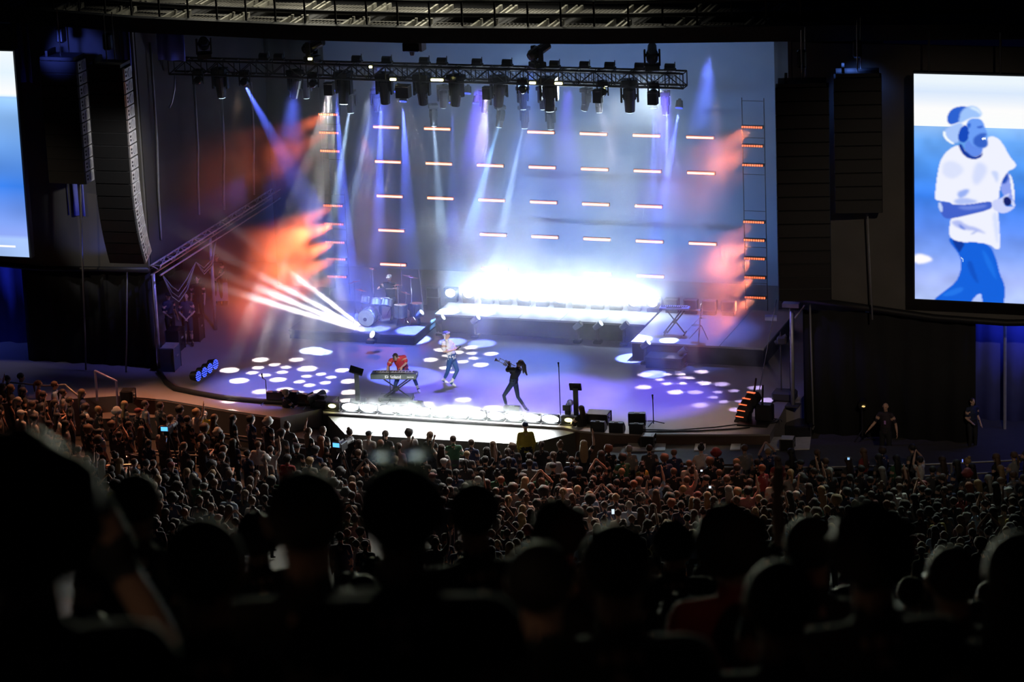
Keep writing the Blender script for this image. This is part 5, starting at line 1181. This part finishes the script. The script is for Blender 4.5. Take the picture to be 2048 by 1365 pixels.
e = b-a; u_ = e.normalized(); dn = V(-u_.z, 0, u_.x); dn = -dn if dn.z > 0 else dn; BR = mat('dull_brass', (.25, .2, .12), .35, .8)
bm = B(); cyl(bm, (0, 0, 0), e*.9, .008, n=8); cyl(bm, e*.0, u_*.03, .014, .008, n=10); me_obj('lead_pipe', bm, BR, t)
bm = B(); cyl(bm, e*.15+dn*.1, e*.85+dn*.1, .01, n=8); cyl(bm, e*.85+dn*.1, e*1.0+dn*.1, .012, .035, 14); cyl(bm, e*1.0+dn*.1, e*1.05+dn*.1, .035, .065, 16, False); me_obj('bell', bm, BR, t)
for k in range(3): bm = B(); c_ = e*(.42+.07*k); cyl(bm, c_+dn*.14, c_-dn*.04, .014, n=8); me_obj('valve', bm, BR, t)
bm = B(); cyl(bm, e*.2, e*.2+dn*.1, .008, n=6); cyl(bm, e*.85, e*.85+dn*.1, .008, n=6); me_obj('tube_bend', bm, BR, t)
# --- keyboard player, bent over, red shirt
f = PF(811, 790); f2 = f
J = dict(pel=f.j(808, 739, .25), wai=f.j(806, 730, .17), che=f.j(803, 720, .06), nec=f.j(797.5, 715.5, -.05), hed=f.j(795.5, 713.5, -.2), shl=f.j(786.5, 719.5, -.05), shr=f.j(811.5, 714.5, -.02),
         ell=f.j(779.5, 731.5, -.12), hal=f.j(777, 743.5, -.28), elr=f.j(816, 727.5, -.12), har=f.j(807, 734.5, -.25),
         hil=f.j(802, 742, .25), hir=f.j(814, 742, .25), knl=f.j(792, 768, -.0), anl=f.j(786, 788, .1), tol=f.j(784, 794, -.05), knr=f.j(829, 758, .2), anr=f.j(837, 781, .2), tor=f.j(839, 787.5, .1))
fc = V(-.1, -.75, -.6)
hd = {'l': (V(-.1, -.3, -1), V(1, 0, 0), V(0, -1, 0), .6), 'r': (V(-.3, -.4, -.9), V(-1, 0, 0), V(0, -1, 0), .6)}
me = make_body('keyboardist', J, [SK, mat('red_shirt', (.62, .05, .06), .8, scale=8, bump=.2), mat('navy_trousers', (.02, .05, .14), .8), SHOEW], fc, .012, .5, hands=hd, loose=.03)
o = person('keyboard player in red short-sleeved shirt bowed over the stage keyboard', me, f.o, AZ, hair_mesh(J, fc, 'short', HB)); eyes(o, J, fc)
_, ff, uu, ss = head_prims(J, fc)
bm = B(); ring_loft(bm, [J['nec']-ss*.09, J['nec']+V(0, -.05, .02), J['nec']+ss*.09], [.02, .02, .02], V(0, 0, 1), 8); me_obj('white_collar', bm, WHC, o, True)
# --- drummer behind the kit
f = PF(766, 620, .3); dq = DK+V(.35, 1.2, 0)
J = dict(pel=V(0, 0, .58), wai=V(0, 0, .72), che=V(0, -.02, .92), nec=V(0, -.02, 1.12), hed=V(0, -.04, 1.28), shl=V(-.17, -.02, 1.06), shr=V(.17, -.02, 1.06), ell=V(-.33, -.12, .95), hal=V(-.28, -.35, .98), elr=V(.33, -.12, .95), har=V(.3, -.35, 1.02),
         hil=V(-.1, 0, .55), hir=V(.1, 0, .55), knl=V(-.2, -.42, .52), knr=V(.2, -.42, .52), anl=V(-.2, -.45, .1), anr=V(.2, -.45, .1), tol=V(-.2, -.6, .03), tor=V(.2, -.6, .03))
me = make_body('drummer', J, [SK, BLKC, BLKC, SHOEB], (0, -1, 0), .016, .4)
o = person('drummer in black with a pale cap sitting behind the drum kit', me, (dq.x, dq.y, .3), 0, hair_mesh(J, (0, -1, 0), 'cap', mat('pale_cap', (.6, .62, .68), .8))); eyes(o, J, (0, -1, 0))
for s in (-1, 1): bm = B(); cyl(bm, (s*.29, -.4, 1.02), (s*.12, -.72, 1.1), .008, n=5); tt = thing('drumstick', ['left', 'right'][s > 0]+' wooden drumstick held by the drummer', 'drumstick', (dq.x, dq.y, .3), 0, 'drumsticks'); me_obj('stick', bm, mat('wood_stick', (.6, .45, .3), .6), tt)
# --- crew
def rot_to_cam(a=0): return math.pi+a
Jc = std(ell=V(-.24, .02, 1.13), elr=V(.24, .02, 1.13), hal=V(-.04, .2, .98), har=V(.06, .2, .97))
def crew(label, px, py, z, rz, J, mats, style, hm, face=(0, 1, 0), sc=1., vox=.016, eye=True, **kw):
    me = make_body('crew', J, mats, face, vox, .45, **kw); o = person(label, me, un(px, py, 'z', z), rz, hair_mesh(J, face, style, hm), scale=sc)
    if eye: eyes(o, J, face)
    return o
crew('bald bearded stagehand in navy T-shirt and shorts, hands clasped, in the left wing', 378, 692, 0, rot_to_cam(.35), Jc, [SK, mat('navy_shirt', (.02, .03, .08), .8), mat('navy_shorts', (.02, .03, .07), .8), SHOEB], 'bald', SK, pants='short')
Jd = std(hal=V(-.22, .12, .92), har=V(.2, .25, 1.05))
crew('tall man in dark clothes standing beside the second left truss post', 400, 655, 0, rot_to_cam(.3), Jd, [SK, BLKC, BLKC, SHOEB], 'short', HB)
crew('dim man in dark clothes deep in the left wing behind the second post', 438, 610, 0, rot_to_cam(.2), Jc, [SK, BLKC, BLKC, SHOEB], 'short', HB)
crew('dark figure by the first left truss post with cap', 343, 690, 0, rot_to_cam(1.0), Jd, [SK, mat('navy_shirt'), BLKC, SHOEB], 'cap', BLKC)
Jr = std(elr=V(.30, .02, 1.16), har=V(.44, .16, .98), ell=V(-.28, -.02, 1.15), hal=V(-.34, .06, .93))
o = crew('bearded security man in dark printed T-shirt, arms out, at the right edge of the crowd', 1772, 928, -1.15, rot_to_cam(-.1), Jr, [mat('skin_warm', (.6, .35, .25), .5), mat('dark_print', (.03, .02, .03), .8), BLKC, SHOEB], 'bald', SK, sc=1.06, hands={'l': (V(-.2, .3, -1), V(0, 1, 0), V(1, 0, 0), .4), 'r': (V(.5, .4, -.6), V(0, 1, 0), V(-1, 0, 0), .3)})
bm = B(); text_ = box(bm, (-.02, .13, 1.22), (.05, .01, .1)); me_obj('lilac_badge', bm, mat('lilac_print', (.6, .3, .8), .6), o)
crew('dim crew member in dark blue sitting at the far right of the pit', 1945, 905, -1.1, rot_to_cam(.8), Jd, [SK, mat('navy_shirt'), BLKC, SHOEB], 'short', HB, sc=.95)
YEL = mat('hi_vis_yellow', (.5, .42, .05), .8)
crew('security guard in yellow jacket and dark cap standing in the pit before the thrust deck', 1055, 966, -1.2, AZ+.1, std(), [SK, YEL, BLKC, SHOEB], 'cap', mat('navy_shirt'), eye=False, sc=1.05, sleeves='long')
crew('guard in yellow shirt and pale cap facing the crowd at the left pit', 416, 935, -1.2, rot_to_cam(.3), std(), [SK, YEL, BLKC, SHOEB], 'cap', mat('pale_cap', (.6, .62, .68), .8))
# photographers in the pit
Jp = std(ell=V(-.25, .12, 1.2), hal=V(-.05, .35, 1.25), elr=V(.25, .12, 1.2), har=V(.1, .36, 1.22))
crew('curly grey-haired cameraman in black T-shirt in the left pit', 578, 890, -1.2, AZ-1.0, Jp, [SK, BLKC, BLKC, SHOEB], 'curly', mat('hair_grey', (.35, .3, .22), .7), eye=False)
crew('cameraman in black with dark long hair at the pit right of centre', 1166, 930, -1.2, AZ+.7, Jp, [SK, BLKC, BLKC, SHOEB], 'long', HB, eye=False, sc=1.05)
def broadcast_camera(label, loc, rz, h, screen_=False):
    t = thing('video_camera', label, 'camera', loc, rz)
    bm = B(); box(bm, (0, 0, h), (.18, .42, .24), bevel=.02); me_obj('body', bm, BLKG, t)
    bm = B(); cyl(bm, (0, .2, h+.02), (0, .5, h+.02), .07, .09, 12); cyl(bm, (0, .5, h+.02), (0, .6, h+.02), .1, .1, 12); me_obj('lens', bm, DARK, t)
    bm = B(); box(bm, (0, -.05, h+.17), (.04, .3, .05), bevel=.01); me_obj('handle', bm, BLK, t)
    bm = B(); box(bm, (-.02, -.28, h+.12), (.24, .05, .17), bevel=.01); me_obj('monitor', bm, BLK, t)
    if screen_: bm = B(); box(bm, (-.02, -.31, h+.12), (.2, .01, .12)); me_obj('screen', bm, SCRB, t)
    for a in (.5, 2.6, 4.7): bm = B(); cyl(bm, (0, 0, h-.12), (.42*math.cos(a), .42*math.sin(a), 0), .02, n=6); me_obj('tripod_leg', bm, BLK, t)
    bm = B(); cyl(bm, (0, -.1, h-.1), (.1, -.55, h-.2), .012, n=6); me_obj('pan_bar', bm, CHROME, t); return t
broadcast_camera('black broadcast camera on tripod beside the curly-haired cameraman', un(628, 893, 'z', -1.2), -.3, 1.5)
broadcast_camera('black camera rig in front of the cameraman right of centre', un(1140, 912, 'z', -1.2), .2, 1.45)
broadcast_camera('crowd camera with glowing blue viewfinder at left between the front rows', un(345, 975, 'z', -1.1), .1, 1.75, True)
broadcast_camera('crowd camera with glowing blue viewfinder left of centre', un(690, 1010, 'z', -1.1), -.1, 1.75, True)

# ------------------------------------------------------------------ the crowd
def lerpc(a, b, t): return tuple(a[i]*(1-t)+b[i]*t for i in range(3))
SKO = mat('crowd_skin', (.5, .3, .22), .55, var=.1)
CT = mat('crowd_top', (.2, .2, .2), .9, obj=True, scale=10); CP_ = mat('crowd_trousers', (.03, .035, .05), .9); CH = mat('crowd_hair', (.1, .07, .05), .7, obj=True, scale=50, bump=.3)
ARM = {
 'down': {},
 'bent': dict(ell=V(-.25, .06, 1.15), elr=V(.25, .06, 1.15), hal=V(-.08, .28, 1.2), har=V(.08, .28, 1.2)),
 'right arm raised': dict(elr=V(.27, .05, 1.62), har=V(.24, .10, 1.88)),
 'left arm raised': dict(ell=V(-.27, .05, 1.62), hal=V(-.22, .10, 1.88)),
 'both arms raised': dict(ell=V(-.28, .05, 1.6), hal=V(-.07, .10, 1.84), elr=V(.28, .05, 1.6), har=V(.07, .10, 1.84)),
}
SPEC = [('down', 0, 'short'), ('down', 1, 'long'), ('bent', 0, 'curly'), ('bent', 1, 'pony'), ('right arm raised', 0, 'short'), ('left arm raised', 1, 'long'), ('both arms raised', 0, 'short'), ('right arm raised', 0, 'curly'), ('down', 1, 'pony'), ('bent', 0, 'short'), ('down', 0, 'short'), ('down', 1, 'long'), ('down', 0, 'cap'), ('bent', 1, 'bun'), ('down', 0, 'bucket'), ('down', 0, 'afro'), ('down', 0, 'short'), ('down', 1, 'long'), ('bent', 0, 'short')]
BM = {}
for a_ in ARM:
    for fem in (0, 1):
        J = std(**ARM[a_])
        if fem: J['shl'] = V(-.145, -.01, 1.40); J['shr'] = V(.145, -.01, 1.40)
        BM[(a_, fem)] = (make_body('person_body', J, [SKO, CT, CP_, SHOEB], (0, 1, 0), .022, .32, bool(fem)), J)
HM = {}
JS = std()
_hl = JS['hed']
for st_ in ('short', 'curly', 'afro', 'long', 'bun', 'pony', 'cap', 'bucket'): HM[st_] = hair_mesh(JS, (0, 1, 0), st_, CH, 3)
for me_ in HM.values():
    for v_ in me_.vertices: v_.co = JS['hed']+(v_.co-JS['hed'])*1.13
HN = {'short': 'short', 'curly': 'curly', 'afro': 'big round', 'long': 'long', 'bun': 'bunned', 'pony': 'ponytailed'}
HC = [('black', (.012, .01, .01), 6), ('dark', (.04, .022, .015), 7), ('brown', (.10, .055, .03), 5), ('blond', (.26, .17, .08), 2), ('grey', (.22, .21, .19), 1), ('ginger', (.20, .06, .02), .6)]
TC = [('black', (.012, .012, .014), 8), ('dark grey', (.05, .05, .055), 5), ('white', (.55, .54, .52), 3), ('navy', (.02, .03, .08), 3), ('grey', (.2, .2, .2), 3), ('red', (.25, .03, .03), .6), ('yellow', (.4, .32, .05), .4), ('green', (.03, .10, .05), .5), ('pink', (.4, .2, .2), .6), ('pale blue', (.25, .35, .5), 1)]
CC = [('white', (.32, .32, .31)), ('black', (.02, .02, .02)), ('black', (.02, .02, .02)), ('dark red', (.16, .02, .02))]
def wpick(L): return random.choices(L, [q[2] for q in L])[0]
FG = []          # filled below, near silhouettes: (cx, top y, width) hide what is behind
FGL = [ # px, py(top of head), head width px, dx, style, label
 (30, 865, 330, 'afro', 'huge out-of-focus dark head and shoulder filling the lower left corner'),
 (268, 948, 98, 'short', 'dark head with dim yellowish rim right of the huge lower-left silhouette'),
 (400, 1035, 170, 'short', 'wide black head low at left, lower than its neighbours'),
 (512, 1028, 84, 'curly', 'small dark head with faint greenish rim just left of the tall dark head'),
 (606, 938, 165, 'short', 'tall dark head without rim light, left neighbour of the head with sunglasses'),
 (798, 925, 176, 'short', 'big dark head with bright sunglasses pushed up on top, centre'),
 (945, 966, 104, 'short', 'narrow dark head with pale rim light right of the sunglasses head'),
 (1116, 1006, 108, 'curly', 'dark head with fuzzy glowing rim right of centre'),
 (1078, 1084, 140, 'short', 'black head low in front of the fuzzy-rimmed head'),
 (1232, 1046, 150, 'short', 'broad black head without rim light right of centre'),
 (1347, 1046, 78, 'curly', 'small black head wedged between two broad black heads'),
 (1460, 1010, 150, 'afro', 'black head with bushy outline left of the raised arm'),
 (1622, 1030, 108, 'short', 'dark head with yellow rim at its left side, right of the raised arm'),
 (1745, 1010, 170, 'curly', 'very broad dark bushy head at lower right'),
 (1905, 1092, 110, 'short', 'black head low near the right edge'),
 (2042, 1070, 150, 'long', 'black head cut by the right edge with a lilac-lit shoulder'),
 (690, 1180, 150, 'short', 'black head low between the two tall dark heads'),
 (1560, 1120, 150, 'short', 'black head low under the raised arm'),
]
def hidden(px, py, m=6):
    if px < 330 and py > 905+max(0, px-130)*.9: return True
    for cx, ty, wd, *_ in FGL[1:]:
        r = wd/2
        if abs(px-cx) < r*.5-m and py > ty+r*2.2: return True
        if (px-cx)**2+(py-(ty+r*1.1))**2 < (r-m)**2: return True
    return False
crowd = []
row = 0; s_ = -.1
while s_ < 18.4:
    r_ = R0+s_; n = int(r_*1.7/.64); cnt = 0
    for k in range(n):
        a = -math.pi/2-.85+1.7*(k+(.5 if row % 2 else 0))/n+random.uniform(-.003, .003)
        rr = r_+random.uniform(-.18, .18)
        x = CXY[0]+rr*math.cos(a); y = CXY[1]+rr*math.sin(a); z = gz(x, y)
        px, py, d = proj((x, y, z+1.78))
        if not (-30 < px < 2080) or py > 1135: continue
        if px < 620 and 3.0 < s_ < 5.0 and random.random() < .85: continue
        if s_ < 3 and 20 < px < 660 and random.random() < .12: continue
        if s_ < .6 and (px > 1640 and random.random() < .5): continue
        if hidden(px, py): continue
        if any(abs(px-q) < 16 and abs(py-w_) < 30 for q, w_ in ((345, 870), (690, 900))): continue
        cnt += 1; crowd.append((row, cnt, x, y, z, px, py))
    row += 1; s_ += 1.05 if s_ > 3 else .9
# rows are numbered from the stage; the first rows show the most of each person
NI = 296
ind = crowd[:NI]; rest = crowd[NI:]
def dress():
    sp = random.choice(SPEC)
    if random.random() < .6: sp = ('down',)+sp[1:]
    hc = wpick(HC); tc = wpick(TC); return sp, hc, tc
left_edge = {}
for row_, cnt, x, y, z, px, py in ind:
    sp, hc, tc = dress()
    if 1150 < px < 1180 and row_ == 0: hc = HC[3]; sp = ('right arm raised', 1, 'long')
    me, J = BM[sp[:2]]
    face = math.atan2(-8-y, 1.2-x)-math.pi/2+random.uniform(-.35, .35)
    if sp[2] in ('cap', 'bucket'):
        cc = random.choice(CC); hcol = cc[1]; hd_ = '%s %s' % (cc[0], 'cap' if sp[2] == 'cap' else 'bucket hat'); who = 'person in %s and %s top' % (hd_, tc[0])
    else: hcol = hc[1]; who = 'person with %s %s hair, %s top' % (HN[sp[2]], hc[0], tc[0])
    arm = '' if sp[0] in ('down', 'bent') else ', '+sp[0].replace('both arms raised', 'hands up').replace(' raised', ' up')
    lab = '%s%s, row %s, %s from left' % (who, arm, ordn(row_+1).replace('first', 'one').replace('second', 'two').replace('third', 'three').replace('fourth', 'four').replace('fifth', 'five').replace('sixth', 'six'), ordn(cnt))
    o = person(lab, me, (x, y, z), face, HM[sp[2]], 'concert crowd in the front rows', scale=random.uniform(.98, 1.1))
    o.color = (*tc[1], 1)
    o.children[0].color = (*hcol, 1)
# the rows further back: past the 300 built one by one, one object of stuff
def lowmesh(me, ratio):
    o = bpy.data.objects.new('t', me); C.objects.link(o); m = o.modifiers.new('d', 'DECIMATE'); m.ratio = ratio
    dg = bpy.context.evaluated_depsgraph_get(); r = bpy.data.meshes.new_from_object(o.evaluated_get(dg)); bpy.data.objects.remove(o)
    r.calc_loop_triangles(); v = np.empty(len(r.vertices)*3); r.vertices.foreach_get('co', v); f_ = np.empty(len(r.loop_triangles)*3, np.int32); r.loop_triangles.foreach_get('vertices', f_)
    mi = np.empty(len(r.loop_triangles), np.int32); r.loop_triangles.foreach_get('material_index', mi); bpy.data.meshes.remove(r)
    return v.reshape(-1, 3), f_.reshape(-1, 3), mi
LB = {k: lowmesh(v[0], .4) for k, v in BM.items()}; LH = {k: lowmesh(v, .55) for k, v in HM.items()}
VV = []; FF = []; CO = []; nv = 0
for row_, cnt, x, y, z, px, py in rest:
    sp, hc, tc = dress(); a = math.atan2(-8-y, 1.2-x)-math.pi/2+random.uniform(-.35, .35); sc = random.uniform(.98, 1.1)
    Rm = np.array([[math.cos(a), -math.sin(a), 0], [math.sin(a), math.cos(a), 0], [0, 0, 1]])*sc
    hcol = random.choice(CC)[1] if sp[2] in ('cap', 'bucket') else hc[1]; skc = random.choice(((.5, .3, .22), (.5, .3, .22), (.22, .12, .08)))
    cols = np.array([skc, tc[1], (.03, .035, .05), (.02, .02, .02)])
    for (v, f_, mi), cc in ((LB[sp[:2]], None), (LH[sp[2]], hcol)):
        VV.append(v @ Rm.T+np.array([x, y, z])); FF.append(f_+nv); nv += len(v)
        CO.append(cols[mi] if cc is None else np.tile(np.array(cc), (len(f_), 1)))
VV = np.concatenate(VV); FF = np.concatenate(FF).astype(np.int32); CO = np.concatenate(CO)
me = bpy.data.meshes.new('crowd'); me.vertices.add(len(VV)); me.vertices.foreach_set('co', VV.ravel()); me.loops.add(FF.size); me.loops.foreach_set('vertex_index', FF.ravel())
me.polygons.add(len(FF)); me.polygons.foreach_set('loop_start', np.arange(0, FF.size, 3, dtype=np.int32)); me.update(); me.polygons.foreach_set('use_smooth', np.ones(len(FF), bool))
ca = me.color_attributes.new('Col', 'FLOAT_COLOR', 'CORNER'); cc_ = np.ones((len(FF), 3, 4), np.float32); cc_[:, :, :3] = CO[:, None, :]; ca.data.foreach_set('color', cc_.ravel())
m = mat('crowd_mixed', (.1, .1, .1), .8); va = m.node_tree.nodes.new('ShaderNodeVertexColor'); va.layer_name = 'Col'
vm = [n_ for n_ in m.node_tree.nodes if n_.bl_idname == 'ShaderNodeVectorMath'][0]; m.node_tree.links.new(va.outputs[0], vm.inputs[0])
me.materials.append(m); o = bpy.data.objects.new('crowd', me); C.objects.link(o)
tag(o, 'dense standing audience filling the rows behind the front ones, seen from behind', 'crowd', None, 'stuff')
print('CROWD', len(crowd), len(rest), len(FF))

# ------------------------------------------------------------------ near silhouettes on the lawn
HBK = mat('hair_black', (.012, .010, .009), .75, bump=.5, scale=50); NT = mat('near_top', (.02, .02, .022), .9); NSK = mat('near_skin', (.35, .2, .14), .5)
BIG = {}
for a_, fem in (('down', 0), ('down', 1), ('right arm raised', 0), ('bent', 0)):
    J = std(**ARM[a_]); BIG[(a_, fem)] = make_body('near_body', J, [NSK, NT, CP_, SHOEB], (0, 1, 0), .014, .6, bool(fem), hands={'l': (V(0, .3, -1) if a_ != 'bent' else V(.2, 1, .2), V(0, 1, 0), V(1, 0, 0), .5), 'r': (V(0, .1, 1) if 'raised' in a_ else V(0, .3, -1), V(1, 0, 0), V(0, 1, 0), .3)})
HBG = {st_: hair_mesh(JS, (0, 1, 0), st_, HBK, 5, None) for st_ in ('short', 'curly', 'afro', 'long')}
LENSG = mat('tinted_lens', (.8, .95, .85), .08, var=.02); LENSG.node_tree.nodes['Principled BSDF'].inputs['Transmission Weight'].default_value = 1
RED_T = mat('dark_red_cloth', (.35, .06, .05), .9)
for px, py, wd, st_, lab in FGL:
    wreal = {'short': .17, 'curly': .2, 'afro': .255, 'long': .18}[st_]; d = wreal*FPX/wd
    top = und(px, py, d); hh = {'short': 1.748, 'curly': 1.766, 'afro': 1.80, 'long': 1.74}[st_]
    z0 = top.z-hh; p = V(top.x, top.y, z0)
    o = person(lab, BIG[('down', 1 if st_ == 'long' else 0)], p, math.atan2(-8-p.y, 1.2-p.x)-math.pi/2+random.uniform(-.25, .25), HBG[st_], scale=1.)
    if px == 1460: o.data = o.data.copy(); o.data.materials[1] = RED_T; o['label'] = 'bushy-haired black head above dim red shoulders, left of the raised arm'
    if px == 798:
        t = thing('sunglasses', 'reflective sunglasses pushed up on the dark head at centre', 'sunglasses', p+V(0, 0, 0), o.rotation_euler.z)
        for s in (-1, 1):
            bm = B(); ball(bm, (s*.034, .045, 1.752), (.031, .008, .026), 3, RX(.15)); me_obj('mirror_lens', bm, LENSG, t)
            bm = B(); cyl(bm, (s*.068, .05, 1.745), (s*.085, -.06, 1.69), .004, n=6); me_obj('temple_arm', bm, BLKG, t)
        bm = B(); cyl(bm, (-.01, .045, 1.755), (.01, .045, 1.755), .005, n=6); me_obj('bridge', bm, BLKG, t)
k = 0
for yy, wd, n in ((1122, 58, 11), (1142, 66, 10), (1162, 76, 9), (1188, 90, 8), (1230, 118, 6)):
    for q in range(n):
        px = 120+(q+.5+random.uniform(-.12, .12)+(.25 if n % 2 else -.25))*1900/n; py = yy+random.uniform(-12, 14)+(40 if yy < 1200 and 1480 < px < 2000 else 0); k += 1; st_ = random.choice(('short', 'curly', 'long'))
        d = {'short': .17, 'curly': .2, 'long': .18}[st_]*FPX/wd; top = und(px, py, d); fem = st_ == 'long'
        person('black %s-haired silhouette low on the lawn, %s of five lawn rows, %s from left' % (st_, {1122: 'farthest', 1142: 'second', 1162: 'middle', 1188: 'fourth', 1230: 'nearest'}[yy], ordn(q+1)), BIG[('down', 1 if fem else 0)], V(top.x, top.y, top.z-1.74), math.atan2(-8-top.y, 1.2-top.x)-math.pi/2+random.uniform(-.3, .3), HBG[st_], 'silhouettes low on the lawn')
# bare arm hanging in the dark at lower left
J = std(); k_ = 8.0; a0, a1, a2 = und(165, 1000, k_), und(262, 1170, k_), und(372, 1345, k_)
oo = V(a0.x-.25, a0.y, a0.z-1.42); J['shr'] = a0-oo; J['elr'] = a1-oo; J['har'] = a2-oo; J['nec'] = V(-.05, .02, 1.40); J['hed'] = V(-.14, .06, 1.54)
person('person in the dark with a dim brown bare arm slanting down at lower left', make_body('near_body', J, [NSK, NT, CP_, SHOEB], (0, 1, 0), .014, .6), oo, 0)
# raised arm of a person further down
top = und(1551, 948, 19); o = person('person in the dark with one arm stretched straight up, hand open', BIG[('right arm raised', 0)], V(top.x-.26, top.y, top.z-2.03), -.1, HBG['short'])
# glowing phones held up in the crowd
for q, (px, py, col, w_, h_) in enumerate(((1548-322, 1024, (.75, .9, 1), .07, .13), (1701-298, 942, (.8, .9, 1), .06, .05), (1617+80, 918, (.3, .6, 1), .06, .06), (2030, 1056, (.9, .5, .8), .12, .07), (1400+20, 975, (.8, .9, 1), .06, .06), (1925, 922, (.2, .3, 1), .03, .08), (120, 932, (.5, .5, 1), .1, .05), (350, 860, (.2, .5, 1), .02, .02))[:7]):
    t = thing('phone', 'glowing phone screen held up in the crowd, %s of seven from left' % ordn([4, 2, 5, 7, 3, 6, 1][q]), 'phone', und(px, py, 84 if py > 950 else 90), AZ, 'glowing phones in the crowd')
    bm = B(); box(bm, (0, .006, 0), (w_+.01, .01, h_+.01), bevel=.002); me_obj('case', bm, BLK, t)
    m_ = mat('phone_glow_%s' % 'abcdefg'[q], (.1, .1, .1), .3, em=col, es=1.0)
    bm = B(); box(bm, (0, -.001, 0), (w_, .005, h_)); me_obj('screen', bm, m_, t)
